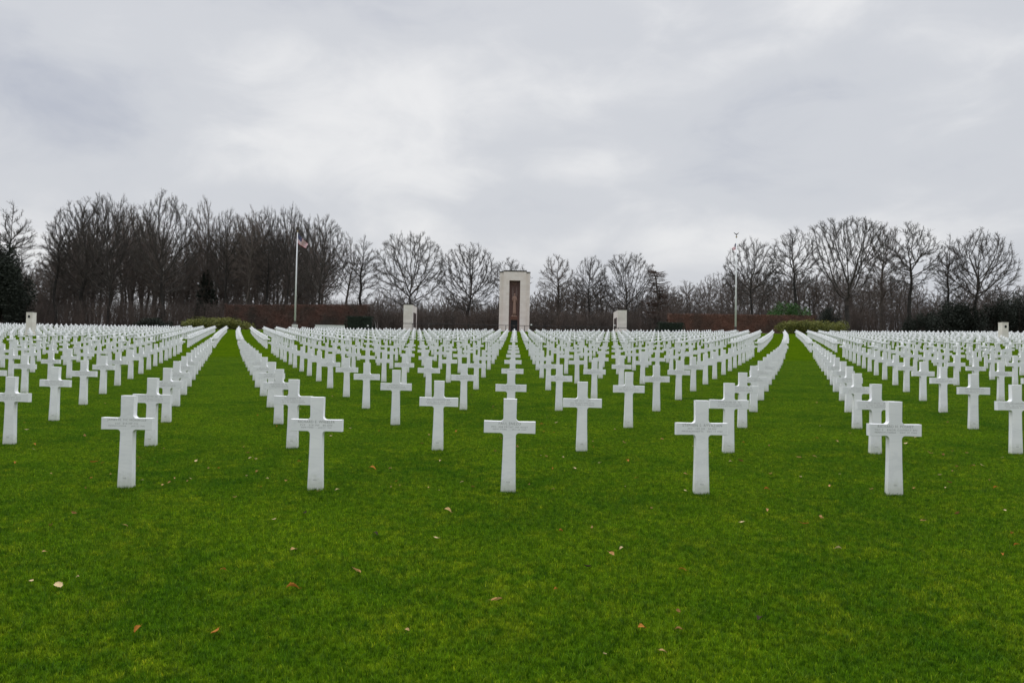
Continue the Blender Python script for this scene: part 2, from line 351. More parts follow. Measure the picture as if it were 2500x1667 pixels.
def footmark(seed):
    r = random.Random(seed); mb = MB(); y = -T_/2-.0008
    for k in range(3):
        x = -.018+k*.013; mb.add([(x, y, .10), (x+.0035, y, .10), (x+.0035, y, .116), (x, y, .116)], [(0, 1, 2, 3)])
        zb = .10+r.choice((0, .012)); mb.add([(x+.0035, y, zb), (x+.009, y, zb), (x+.009, y, zb+.004), (x+.0035, y, zb+.004)], [(0, 1, 2, 3)])
    return mesh('foot_mark', mb.V, mb.F)
foot_me = footmark(2)
for me_ in stroke_me+[foot_me]: me_.materials.append(m_engr)
NAMES = [[("JAMES M. MC MONAGLE", .40, .027, .685), ("SGT  818 MP CO", .235, .017, .655), ("PENNSYLVANIA      JAN 15 1945", .37, .017, .629)],
         [("RICHARD E. WHEELER", .375, .027, .685), ("PVT   318 INF   80 DIV", .33, .017, .655), ("NEW YORK      JAN 21 1945", .31, .017, .629)],
         [("PAUL ENEZO", .225, .027, .685), ("PFC  508 PRCHT INF REGT", .37, .017, .655), ("NEW YORK      JAN 29 1945", .34, .017, .629)],
         [("STEPHEN S. AYVAZIAN", .40, .027, .685), ("PFC   109 INF   28 DIV", .29, .017, .655), ("MASSACHUSETTS    DEC 17 1944", .41, .017, .629)],
         [("RICHARD H. POSHEY", .36, .027, .685), ("TEC 5   ENGR COMBAT BN", .43, .017, .655), ("PENNSYLVANIA    DEC 19 1944", .42, .017, .629)]]

R0, DR, DX = 8.185, 2.70, .985
markers = []                                  # (row, x, y)
def rowy(yr, x): return yr + x*x/(330 if x < 0 else 250) - .021*x
for n in range(0, 16):
    yr = R0+DR*n
    for k in range(-60, 61):
        if (k+n) % 2: continue
        markers.append((n, k*DX, rowy(yr, k*DX)))
for n in range(18, 40):                       # a grass path crosses the field between the two blocks of rows
    yr = R0+DR*n
    for k in range(-100, 101):
        if (k+n) % 2 or (n > 38 and abs(k) < 25): continue
        markers.append((n-2, k*DX, rowy(yr, k*DX)))
vis = []
for (n, x, y) in markers:
    x += random.gauss(0, .012)-.045; y += random.gauss(0, .02)
    if x < 0 and n: x -= .0035*x*x/(1-.12*x)
    if n == 0 and x < -3: y -= .09
    z = float(gz(x, y)); px, py = proj((x, y, z+.5)); hw = F*.3/y
    if -hw-6 < px < 2500+hw+6: vis.append([n, x, y, z, px, py])
# the pylons stand in place of a few markers
PYL = [(76.5, 763.5, 90), (2449, 788, 90)]
pylp = [at(p, q, Y) for p, q, Y in PYL]
vis = [v for v in vis if all(math.hypot(v[1]-p[0], v[2]-p[1]-.4) > 1.2 for p in pylp)]
vis.sort(key=lambda v: v[2])
star_t = [(967, 858), (1122, 862), (2410, 868), (1050, 838), (2460, 890)]
near, far = vis[:300], vis[300:]
starset = {}
for (sx0, sy0) in star_t:
    c = min(range(len(near)), key=lambda i: abs(near[i][4]-sx0)+.8*abs(near[i][5]-sy0)+(1e5 if near[i][0] < 4 else 0)); starset[c] = 1
ORD = ['first', 'second', 'third', 'fourth', 'fifth', 'sixth', 'seventh', 'eighth', 'ninth', 'tenth', 'eleventh', 'twelfth', 'thirteenth', 'fourteenth', 'fifteenth',
       'sixteenth', 'seventeenth', 'eighteenth', 'nineteenth', 'twentieth', 'twenty-first', 'twenty-second', 'twenty-third', 'twenty-fourth', 'twenty-fifth', 'twenty-sixth', 'twenty-seventh', 'twenty-eighth', 'twenty-ninth', 'thirtieth', 'thirty-first', 'thirty-second', 'thirty-third', 'thirty-fourth', 'thirty-fifth']
ORD += [t+'-'+u for t in ('thirty', 'forty', 'fifty', 'sixty') for u in ('first', 'second', 'third', 'fourth', 'fifth', 'sixth', 'seventh', 'eighth', 'ninth')][5:]
FRONT = ['front row white marble cross at the far left, lettered on its crossbar', 'front row white marble cross between the far left one and the middle one',
         'front row white marble cross in the middle, straight before the tower', 'front row white marble cross just right of the middle one',
         'front row white marble cross at the far right, lettered on its crossbar']
for r in sorted(set(v[0] for v in near)):
    ids = sorted([i for i, v in enumerate(near) if v[0] == r], key=lambda i: near[i][4])
    for q, i in enumerate(ids):
        n, x, y, z, px, py = near[i]; st = i in starset
        o = bpy.data.objects.new('grave_star' if st else 'grave_cross', star_me if st else cross_me); C.objects.link(o)
        o.location = (x, y, z); o.rotation_euler = (random.gauss(0, .004), random.gauss(0, .004), random.gauss(0, .012))
        o['category'] = 'headstone'; o['group'] = 'white marble grave markers on the lawn'
        if st: o['label'] = 'white Star of David headstone, %s marker from the left in the %s grave row' % (ORD[q], ORD[r])
        elif r == 0: o['label'] = FRONT[q]
        else: o['label'] = 'white marble cross, %s from the left in the %s grave row' % (ORD[q], ORD[r])
        if r == 0:
            link('inscription', inscription(NAMES[q]), m_engr, o)
        elif r <= 5 and not st:
            c = bpy.data.objects.new('inscription', stroke_me[(q*3+r) % 4]); C.objects.link(c); c.parent = o
        if r <= 2 and not st:
            c = bpy.data.objects.new('foot_mark', foot_me); C.objects.link(c); c.parent = o
# longer blades the mower leaves against the stone
tb = [v for v in near if v[0] <= 7]; nt_ = 170; PT = []
for v in tb:
    u = rng.uniform(-1, 1, nt_); e_ = rng.random(nt_) < .62; off = np.abs(rng.normal(0, .010, nt_))+.003
    X_ = np.where(e_, u*.082, np.sign(u)*(.0775+off)); Y_ = np.where(e_, -T_/2-off, rng.uniform(-1, 1, nt_)*T_/2); PT.append(np.stack([v[1]+X_, v[2]+Y_], 1))
PT = np.concatenate(PT); n_ = len(PT); zt_ = gz(PT[:, 0], PT[:, 1]); an_ = rng.uniform(0, 2*np.pi, n_); hb_ = rng.uniform(.022, .062, n_)*rng.uniform(.6, 1, n_); lx2 = rng.normal(0, .011, n_); ly2 = rng.normal(-.004, .008, n_)
ca, sa = np.cos(an_)*.0018, np.sin(an_)*.0018
Vt = np.stack([np.stack([PT[:, 0]-ca, PT[:, 1]-sa, zt_-.005], 1), np.stack([PT[:, 0]+ca, PT[:, 1]+sa, zt_-.005], 1), np.stack([PT[:, 0]+lx2, PT[:, 1]+ly2, zt_+hb_], 1)], 1).reshape(-1, 3)
tag(link('grass_tufts', mesh('grass_tufts', Vt, np.arange(3*n_).reshape(-1, 3)), m_blade), 'longer green grass blades growing against the feet of the crosses', 'grass', kind='stuff')
lo = marker_mesh('lo', cross_outline(3), T_, 0); bm = bmesh.new(); bm.from_mesh(lo); bmesh.ops.triangulate(bm, faces=bm.faces[:]); bm.to_mesh(lo); bm.free()
lv = np.array([v.co[:] for v in lo.vertices]); lf = np.array([tuple(p.vertices) for p in lo.polygons])
P = np.array([[v[1], v[2], v[3]] for v in far]); a = rng.normal(0, .015, len(P)); tl = rng.normal(0, .005, len(P))
X = lv[None, :, 0]*np.cos(a)[:, None]-lv[None, :, 1]*np.sin(a)[:, None]+lv[None, :, 2]*tl[:, None]+P[:, None, 0]
Y = lv[None, :, 0]*np.sin(a)[:, None]+lv[None, :, 1]*np.cos(a)[:, None]+P[:, None, 1]
Z = lv[None, :, 2]+P[:, None, 2]
VV = np.stack([X, Y, Z], -1).reshape(-1, 3); FF = (lf[None]+np.arange(len(P))[:, None, None]*len(lv)).reshape(-1, 3)
tag(link('distant_crosses', mesh('distant_crosses', VV, FF), m_marble_far), 'hundreds of distant white marble grave crosses in rows before the trees', 'headstones', 'white marble grave markers on the lawn', 'stuff')
print('markers in view', len(vis))

# ------------------------------------------------------------------ fallen leaves
leafcol = {'tan': ((.50, .34, .15), (.36, .22, .09)), 'pale': ((.68, .54, .32), (.50, .36, .18)), 'copper': ((.58, .36, .16), (.44, .24, .09)),
           'orange': ((.46, .20, .035), (.32, .12, .025)), 'brown': ((.25, .14, .04), (.15, .08, .03)), 'dark': ((.05, .04, .022), (.03, .025, .015))}
lm = {k: mat(k+'_leaf', a, .8, b, 60, .3, trans=.15, spec=.08) for k, (a, b) in leafcol.items()}
def leaf_mesh(seed, col):
    r = random.Random(seed); n, m = 9, 4; V = []; Fs = []; fold = r.uniform(.25, .9); curl = r.uniform(.15, .9)*r.choice((1, 1, -1)); tw = r.uniform(-.6, .6)
    for i in range(n+1):
        t = i/n; wv = .31*math.sin(math.pi*min(1, t**.85))**.8*(1+.14*math.sin(t*23+r.random()))*(1 if 0 < i < n else .05)
        for j in range(-m, m+1):
            s = j/m; a = tw*(t-.5)*s
            V.append((t-.5, s*wv*math.cos(fold*s), abs(s)**1.4*wv*math.sin(fold)+curl*(t-.5)**2*1.2+a*.25+.02*math.sin(9*t+5*s)))
    k = 2*m+1
    for i in range(n):
        for j in range(k-1): Fs.append((i*k+j, i*k+j+1, (i+1)*k+j+1, (i+1)*k+j))
    mb = MB(); mb.add(V, Fs); z = min(v[2] for v in V); mb.V = [(v[0], v[1], v[2]-z) for v in mb.V]
    mb.tube([(.49, 0, mb.V[-m-1][2]), (.62, .02, mb.V[-m-1][2]+.05), (.74, .06, mb.V[-m-1][2]+.04)], .012, 5)
    me = mesh('fallen_leaf', mb.V, mb.F, True); me.materials.append(lm[col]); return me
leafme = {c: [leaf_mesh(s*7+i*31, c) for s in range(3)] for i, c in enumerate(leafcol)}
LV = [(170,1181,'brown',1),(116,1210,'brown',1.1),(540,1144,'tan',.7),(630,1195,'pale',.9),(862,1229,'dark',1),(898,1121,'tan',.7),(1028,1175,'tan',1.4),(1002,1238,'pale',.8),(674,1265,'tan',.9),
      (513,1312,'orange',.8),(819,1314,'copper',1.1),(671,1355,'orange',1.5),(134,1350,'pale',1.5),(72,1338,'pale',.8),(102,1270,'tan',.6),(1141,1381,'copper',1.3),(1360,1215,'tan',.9),(1427,1262,'pale',.7),
      (1405,1275,'copper',1.2),(1348,1304,'dark',.9),(1567,1312,'orange',.9),(1885,1192,'copper',1.3),(1847,1205,'orange',1.2),(1705,1201,'pale',.8),(1925,1263,'pale',1),(1760,1126,'orange',1),(1497,1170,'tan',.7),
      (1762,1174,'copper',.9),(1838,1097,'pale',1),(1319,1077,'pale',1),(657,1107,'copper',1.1),(591,1085,'brown',1),(588,1057,'pale',1),(575,1053,'pale',.8),(570,1043,'brown',.9),(855,1078,'orange',1.2),(1188,1028,'copper',1.1),
      (1558,1450,'brown',.9),(1557,1408,'brown',.9),(1473,1446,'orange',1),(1522,1500,'tan',.7),(1389,1506,'pale',.6),(495,1455,'orange',1.1),(316,1450,'orange',1),(179,1328,'pale',.5),(2120,1198,'copper',.8),(2198,1182,'brown',1),
      (2286,1122,'orange',.9),(2307,1174,'pale',.9),(2324,1228,'orange',.8),(2304,1277,'orange',.9),(2335,1255,'orange',.8),(1745,1425,'dark',1),(1287,1222,'orange',.8),(1275,1357,'orange',.7),(935,1450,'tan',.5),(1769,1090,'copper',.8),(2234,1072,'brown',1),
      (1150,1008,'brown',.8),(775,1127,'pale',.7),(62,988,'pale',1),(195,1003,'copper',1),(78,1033,'pale',.8),(79,1022,'orange',.8),(216,1063,'orange',1.3),(288,1210,'tan',.8),(35,1065,'orange',.9),(1178,1029,'brown',1),(1520,1010,'copper',1),
      (1433,1018,'tan',1),(1440,1060,'orange',1.1),(1700,1060,'brown',1),(1835,1052,'copper',1),(1922,1015,'tan',.8),(2080,1020,'pale',.9),(2135,1042,'copper',1),(2165,1046,'brown',1),(2100,1005,'pale',.8),(2180,1110,'brown',1),(1905,1118,'copper',.9),(1500,930,'copper',.9),(1244,976,'orange',1),(1048,992,'orange',.8),
      (1010,1060,'pale',.7),(1085,1120,'brown',.8),(970,1020,'brown',.9),(700,1180,'dark',.8),(400,1100,'tan',.7),(450,1060,'pale',.7),(478,1078,'tan',.8),(2010,960,'pale',.8),(2060,930,'copper',.8)]
rl = random.Random(3)
for i in range(105):
    yy = 880+rl.random()**.7*250; LV.append((rl.uniform(10, 2340), yy, rl.choice(['tan', 'pale', 'pale', 'copper', 'orange', 'brown']), rl.uniform(.45, .85)))
leaves = []
for (lx_, ly_, c, s) in LV:
    px, py = lx_*1.063, ly_*1.063; v = W2C @ np.array([px-1250., 833.5-py, -F]); t = 0
    lo_, hi_ = 1.0, 140.0
    for _ in range(50):
        m_ = (lo_+hi_)/2; q = EYE+v*(m_/v[1])
        if q[2] > gz(q[0], q[1])+.02: lo_ = m_
        else: hi_ = m_
    q = EYE+v*(lo_/v[1])
    if any(abs(q[0]-k[1]) < .13 and abs(q[1]-k[2]) < .12 for k in near): continue
    leaves.append((q, c, s, px))
bands = [('in the open grass nearest the bottom', 0, 5.6), ('in the open grass before the front row', 5.6, 8.1), ('between the first and second grave rows', 8.1, 10.9), ('between the second and third grave rows', 10.9, 13.6),
         ('between the third and fifth grave rows', 13.6, 19), ('beyond the fifth grave row', 19, 200)]
for (bn, b0, b1) in bands:
    ls = sorted([l for l in leaves if b0 <= l[0][1] < b1], key=lambda l: l[3])
    nl = sum(l[3] < 1250 for l in ls)
    for i, (q, c, s, px) in enumerate(ls):
        i, side = (i, 'left') if i < nl else (len(ls)-1-i, 'right')
        o = bpy.data.objects.new('fallen_leaf', rl.choice(leafme[c])); C.objects.link(o)
        k = .068*s*rl.uniform(.9, 1.1)*(.84 if q[1] < 9 else 1.0); o.location = (q[0], q[1], float(gz(q[0], q[1]))+.030); o.scale = (k, k, k)
        o.rotation_euler = (rl.uniform(-.4, .4), rl.uniform(-.4, .4), rl.uniform(0, 6.28))
        tag(o, '%s fallen leaf %s, %s leaf from the %s' % (c, bn, ORD[i], side), 'leaf', 'fallen leaves scattered on the lawn')

# ------------------------------------------------------------------ bare trees
def cones(P0, P1, R0_, R1_, n=3):
    P0, P1 = np.asarray(P0), np.asarray(P1); d = P1-P0; d /= np.linalg.norm(d, axis=1)[:, None]+1e-9
    ref = np.where(np.abs(d[:, 2:3]) < .9, [[0, 0, 1.]], [[1., 0, 0]]); a = np.cross(d, ref); a /= np.linalg.norm(a, axis=1)[:, None]; b = np.cross(d, a)
    th = np.arange(n)*2*np.pi/n; ring = np.cos(th)[None, :, None]*a[:, None]+np.sin(th)[None, :, None]*b[:, None]
    V = np.concatenate([P0[:, None]+ring*np.asarray(R0_)[:, None, None], P1[:, None]+ring*np.asarray(R1_)[:, None, None]], 1)
    k = np.arange(n); kn = (k+1) % n; f = np.concatenate([np.stack([k, kn, kn+n], 1), np.stack([k, kn+n, k+n], 1)])
    Fs = f[None]+(np.arange(len(P0))*2*n)[:, None, None]
    return V.reshape(-1, 3), Fs.reshape(-1, 3)
def join(parts):
    V = []; Fs = []; n = 0
    for v, f in parts:
        if len(v) == 0: continue
        V.append(v); Fs.append(f+n); n += len(v)
    return np.concatenate(V), np.concatenate(Fs)
def sc_tree(seed, W, cb, shape='round', na=1900, H=24., wig=.25, up=.12, tw=4, lead=0):
    r = np.random.default_rng(seed); D = H/54; infl = H*.2; kill = D*2.15
    a = []
    while len(a) < na:
        p = r.uniform(-1, 1, 3)
        t = (p[2]+1)/2
        if shape == 'round': rad = math.sqrt(max(0, 1-p[2]**2))
        elif shape == 'vase': rad = (.25+.95*t**.8)*math.sqrt(max(0, 1-max(0, (t-.62)/.38)**2))
        elif shape == 'oval': rad = math.sin(math.pi*min(1, t*.93+.07))**.7
        else: rad = (1-t)**.6*.9+.1
        rr = math.hypot(p[0], p[1])
        if rr > rad or (rr < rad*.3 and r.random() < .3): continue
        lump = math.sin(p[0]*5+seed)*math.sin(p[1]*5+seed*2)*math.sin(t*8+seed*3)
        if lump < -.25: continue
        a.append((p[0]*W*H/2, p[1]*W*H/2, H*(cb+(1-cb)*t)))
    A = np.array(a); pos = [np.array([0., 0, -.5])]; par = [-1]; dirs = [np.array([0, 0, 1.])]
    z = 0
    while z < H*max(cb*.9, lead):
        z += D; dd = nrm(dirs[-1]+np.array([r.normal(0, .11), r.normal(0, .11), .35])); pos.append(pos[-1]+dd*D); par.append(len(pos)-2); dirs.append(dd)
    ntrunk = len(pos); pos = np.array(pos); dirs = np.array(dirs); par = list(par)
    dm = np.linalg.norm(A[:, None]-pos[None], axis=2); near_ = dm.argmin(1); dist = dm.min(1); alive = np.ones(len(A), bool)
    cnt = {}
    for it in range(95):
        act = alive & (dist < infl*(1 if it > 3 else 3))
        if not act.any(): break
        ids = np.unique(near_[act]); npos = []; ndir = []; npar = []
        v = A-pos[near_]; v /= np.linalg.norm(v, axis=1)[:, None]+1e-9
        acc = np.zeros((len(pos), 3)); np.add.at(acc, near_[act], v[act])
        for i in ids:
            if cnt.get(i, 0) >= 3: continue
            cnt[i] = cnt.get(i, 0)+1; d = acc[i]; q = np.linalg.norm(d)
            if q < 1e-3: d = r.normal(0, 1, 3); q = 1
            od = pos[i]-np.array([0, 0, H*cb*1.1]); od = od/(np.linalg.norm(od)+1e-6)*(.3 if pos[i][2] > H*cb*1.15 else 0); d = nrm(d/q+.25*dirs[i]+od+r.normal(0, wig, 3)+np.array([0, 0, up])); npos.append(pos[i]+d*D); ndir.append(d); npar.append(i)
        if not npos: break
        n0 = len(pos); npos = np.array(npos); pos = np.concatenate([pos, npos]); dirs = np.concatenate([dirs, np.array(ndir)]); par += npar
        dn = np.linalg.norm(A[:, None]-npos[None], axis=2); j = dn.argmin(1); m_ = dn.min(1); b = m_ < dist; dist[b] = m_[b]; near_[b] = n0+j[b]
        alive &= dist > kill
        if len(pos) > 7500: break
    par = np.array(par); n = len(pos); e = 2.05; rad = np.zeros(n); nch = np.zeros(n, int)
    for i in range(n-1, 0, -1):
        if rad[i] == 0: rad[i] = .03**e
        rad[par[i]] += rad[i]; nch[par[i]] += 1
    rad = rad**(1/e); rad *= (H*.024)/max(rad[1], 1e-6) if rad[1] > H*.024 else 1; rad[0] = rad[1]*1.35; rad = np.maximum(rad, .026); tt = np.arange(ntrunk); rad[:ntrunk] = np.minimum(rad[:ntrunk], H*.024*(1.02-tt/ntrunk*.75)) if lead else rad[:ntrunk]
    i = np.arange(1, n); P0 = pos[par[i]]; P1 = pos[i]; ra = np.minimum(rad[par[i]], rad[i]*1.5); ra[:ntrunk-1] = rad[par[i]][:ntrunk-1]; rb = rad[i]
    ist = i < ntrunk; big = rb > .09
    trunk = cones(P0[ist], P1[ist], ra[ist], rb[ist], 8)
    parts = [cones(P0[~ist & big], P1[~ist & big], ra[~ist & big], rb[~ist & big], 5), cones(P0[~ist & ~big], P1[~ist & ~big], ra[~ist & ~big], rb[~ist & ~big], 3)]
    src = np.where((rad < .075) & (np.arange(n) >= ntrunk))[0]
    src = np.repeat(src, tw); od = pos[src]-np.array([0, 0, H*(cb+.12)]); od /= np.linalg.norm(od, axis=1)[:, None]+1e-6; d = dirs[src]*.6+od*.9+r.normal(0, .45, (len(src), 3))+np.array([0, 0, .15]); d /= np.linalg.norm(d, axis=1)[:, None]
    l = r.uniform(.3, .95, len(src))*H/24; s0 = pos[src]; s1 = s0+d*l[:, None]
    parts.append(cones(s0, s1, np.full(len(src), .021), np.full(len(src), .012)))
    for q in range(2):
        f = r.uniform(.35, .95, len(src))[:, None]; b0 = s0+(s1-s0)*f; d2 = d+r.normal(0, .55, d.shape); d2 /= np.linalg.norm(d2, axis=1)[:, None]
        parts.append(cones(b0, b0+d2*(l*r.uniform(.35, .7, len(l)))[:, None], np.full(len(src), .015), np.full(len(src), .008)))
    return trunk, join(parts)
m_bark = mat('grey_bark', (.045, .040, .034), .9, (.028, .026, .023), 1.5, .6)
m_twig = mat('bare_branches', (.078, .067, .057), .9, (.050, .044, .038), .8)
m_bark2 = mat('brown_bark', (.105, .088, .072), .9, (.062, .054, .046), 1.5, .6)
m_twig2 = mat('brown_twigs', (.130, .104, .086), .9, (.082, .068, .057), .8)
VAR = {}
def variant(key, mb_, mt_, **k):
    t, c = sc_tree(**k); a = mesh('trunk', *t, smooth=True); a.materials.append(mb_); b = mesh('crown', *c); b.materials.append(mt_)
    z = np.percentile(c[0][:, 2], 99.6); wdt = np.percentile(np.abs(c[0][:, 0]), 97)*2; VAR[key] = (a, b, float(z), float(wdt))
variant('oak1', m_bark, m_twig, seed=1, W=.95, cb=.22, shape='round', wig=.16, lead=0.42)
variant('oak2', m_bark, m_twig, seed=2, W=.8, cb=.28, shape='oval', wig=.18, lead=0.5)
variant('beech1', m_bark, m_twig, seed=3, W=.6, cb=.24, shape='round', wig=.08, up=.25, na=2300, lead=0.45)
variant('beech2', m_bark, m_twig, seed=4, W=.55, cb=.3, shape='oval', wig=.08, up=.2, na=2300, lead=0.6)
variant('vase', m_bark, m_twig, seed=5, W=.72, cb=.3, shape='vase', wig=.08, up=.2, na=2300)
variant('gnarl', m_bark, m_twig, seed=6, W=.55, cb=.4, shape='oval', wig=.3, na=1100, lead=0.6)
variant('narrow', m_bark, m_twig, seed=8, W=.38, cb=.3, shape='oval', wig=.1, up=.3, na=1300, lead=0.75)
variant('narrow2', m_bark2, m_twig2, seed=9, W=.42, cb=.2, shape='round', wig=.11, up=.25, na=1400, lead=0.7)
variant('wood1', m_bark2, m_twig2, seed=11, W=.5, cb=.42, shape='round', wig=.15, up=.15, na=800, tw=3, lead=0.62)
variant('wood2', m_bark2, m_twig2, seed=12, W=.5, cb=.35, shape='oval', wig=.15, up=.15, na=900, tw=3, lead=0.7)
variant('wood3', m_bark2, m_twig2, seed=13, W=.3, cb=.3, shape='round', wig=.13, up=.3, na=600, tw=3, lead=0.8)
variant('scrub', m_bark2, m_twig2, seed=14, W=.8, cb=.08, shape='round', wig=.2, up=.2, na=900, H=14.)
TREES = 'bare winter trees standing behind the graves'
def tree(key, px, top, wpx, Y, label, group=None, rz=None, name='bare_tree'):
    a, b, h, wd_ = VAR[key]; x = at(px, 800, Y)[0]; g = float(gz(x, Y)); tz = at(px, top, Y)[2]; H = tz-g
    k = wpx*Y/F/wd_; kz = H/h; r = empty(name, (x, Y, g), rz if rz is not None else random.uniform(0, 6.28))
    k = min(max(k, kz*.35), kz*1.5)
    r.scale = (k, k, kz); tag(r, label, 'tree', group or TREES)
    for nm, me in (('trunk', a), ('crown', b)):
        c = bpy.data.objects.new(nm, me); C.objects.link(c); c.parent = r
    return r
MAIN = [('narrow', 22, 500, 95, 168, 'sparse bare tree rising above the dark evergreen at the left edge'),
        ('narrow', 138, 512, 75, 172, 'slim bare tree with one straight stem, left of the two tallest round crowns'),
        ('beech1', 205, 490, 150, 176, 'big bare tree with a thin leaning crown, second from the left edge group'),
        ('oak1', 262, 482, 140, 172, 'tall bare tree with forked limbs and a flat bushy top, left wood'),
        ('beech1', 400, 476, 140, 170, 'tallest bare tree with a neat fan shaped dome, left wood'),
        ('narrow2', 490, 487, 62, 180, 'slender pointed bare tree just right of the fan shaped dome'),
        ('beech2', 548, 515, 90, 176, 'bare tree at the left end of the level treetop stretch'),
        ('wood2', 600, 512, 85, 172, 'bare tree in the level treetop stretch, left of its middle'),
        ('beech2', 648, 512, 85, 176, 'bare tree in the level treetop stretch, right of its middle'),
        ('oak2', 700, 506, 90, 174, 'dark bare tree right behind the left flagpole'),
        ('oak1', 775, 532, 130, 170, 'wide gnarled bare tree just right of the left flag'),
        ('wood2', 838, 575, 75, 184, 'thin bare tree right of the gnarled one beside the left flag'),
        ('narrow', 885, 580, 80, 172, 'narrow bare tree left of the big oak behind the left map wall'),
        ('oak1', 998, 573, 160, 168, 'big dark oak with long low limbs behind the left map wall'),
        ('beech1', 1141, 598, 135, 182, 'round crowned bare tree halfway between left map wall and tower'),
        ('gnarl', 1243, 632, 90, 190, 'bare tree half hidden behind the left side of the tower'),
        ('narrow2', 1357, 625, 82, 182, 'first bare tree right of the tower, with a tall narrow crown'),
        ('beech2', 1440, 628, 80, 182, 'second bare tree right of the tower, with feathery branches'),
        ('oak1', 1530, 622, 128, 180, 'broad layered bare tree behind the right map wall'),
        ('oak2', 1835, 588, 130, 170, 'dense bare tree just right of the right flagpole'),
        ('gnarl', 1935, 560, 120, 166, 'gnarled bare tree with crooked limbs above the bright green bush'),
        ('vase', 2068, 537, 165, 162, 'great vase shaped bare tree, largest on the right side'),
        ('narrow2', 2155, 552, 95, 176, 'bare tree squeezed between the two big crowns on the right'),
        ('gnarl', 2225, 545, 130, 164, 'bare tree with two thick crooked stems, right side'),
        ('narrow', 2320, 578, 70, 174, 'slender bare tree between the two rightmost big crowns'),
        ('beech1', 2392, 566, 150, 166, 'wide spreading bare tree at the right end of the row')]
for t in MAIN: tree(*t)
def skyl(px, pts): return float(np.interp(px, [p[0] for p in pts], [p[1] for p in pts]))
SKL = [(-80, 620), (60, 615), (100, 570), (150, 540), (240, 500), (400, 495), (480, 530), (520, 525), (700, 518), (760, 550), (830, 590), (880, 610), (915, 650)]
SKR = [(1620, 700), (1720, 672), (1900, 645), (2010, 645), (2150, 665), (2300, 690), (2420, 690), (2580, 690)]
rt = random.Random(5)
for i in range(128):
    px = -70+i*9.0+rt.uniform(-5, 5) if i < 96 else rt.uniform(60, 780); Y = rt.uniform(178, 255)
    if px > 880: Y = rt.uniform(178, 200)
    top = skyl(px, SKL)+rt.choice((8, 25, 45, 70, 110, 140))*rt.uniform(.7, 1.2)
    tree(rt.choice(['wood1', 'wood2', 'wood3', 'narrow2', 'wood1']), px, top, rt.uniform(60, 85), Y, 'bare tree massed in the wood behind the left grave rows', 'trees massed in the left wood')
for i in range(88):
    px = 1625+i*10.3+rt.uniform(-5, 5); Y = rt.uniform(185, 240)
    top = skyl(px, SKR)+rt.choice((0, 8, 20, 40, 60))*rt.uniform(.7, 1.2)
    tree(rt.choice(['wood1', 'wood3', 'wood3', 'wood1', 'narrow2']), px, top, rt.uniform(45, 70), Y, 'bare tree massed in the low wood behind the right grave rows', 'trees massed in the right wood')
for i in range(46):
    px = 915+i*15.6+rt.uniform(-8, 8); Y = rt.uniform(195, 250)
    top = rt.uniform(705, 752) if not 1330 < px < 1625 else rt.uniform(675, 745)
    tree(rt.choice(['scrub', 'scrub', 'wood3', 'narrow2']), px, top, rt.uniform(50, 90), Y, 'small bare tree in the low scrub behind the tower', 'small trees in the scrub behind the tower')

# undergrowth: countless thin stems
def thicket(n, px0, px1, Y0, Y1, topf, seed):
    r = np.random.default_rng(seed); parts = []
    Yv = r.uniform(Y0, Y1, n); pxv = r.uniform(px0, px1, n); base = np.zeros((n, 3)); h = np.zeros(n)
    for i in range(n):
        x = at(pxv[i], 800, Yv[i])[0]; g = float(gz(x, Yv[i])); base[i] = (x, Yv[i], g); h[i] = max(1.5, (at(pxv[i], topf(pxv[i])+abs(r.normal(0, 9)), Yv[i])[2]-g))
    for s in range(3):
        d = r.normal(0, .16, (n, 3)); d[:, 2] = 1; tip = base+d*(h*r.uniform(.7, 1, n))[:, None]
        parts.append(cones(base, tip, np.full(n, .045), np.full(n, .015)))
        for q in range(11):
            f = r.uniform(.1, 1, n)[:, None]; b0 = base+(tip-base)*f; dd = r.normal(0, .75, (n, 3))+np.array([0, 0, .55]); dd /= np.linalg.norm(dd, axis=1)[:, None]
            L_ = r.uniform(.5, 1.6, n); parts.append(cones(b0, b0+dd*L_[:, None], np.full(n, .024), np.full(n, .010)))
    return join(parts)
v1 = thicket(1300, -80, 930, 166, 205, lambda p: 725, 21)
v2 = thicket(1500, 890, 1640, 170, 215, lambda p: 752, 22)
v3 = thicket(1300, 1600, 2580, 170, 210, lambda p: 742, 23)
m_brush = mat('thicket_twigs', (.120, .092, .076), .95, (.070, .060, .052), .25)
tag(link('undergrowth', mesh('undergrowth', *join([v1, v2, v3])), m_brush), 'dark brown leafless undergrowth filling the wood edge behind the graves', 'undergrowth', kind='stuff')

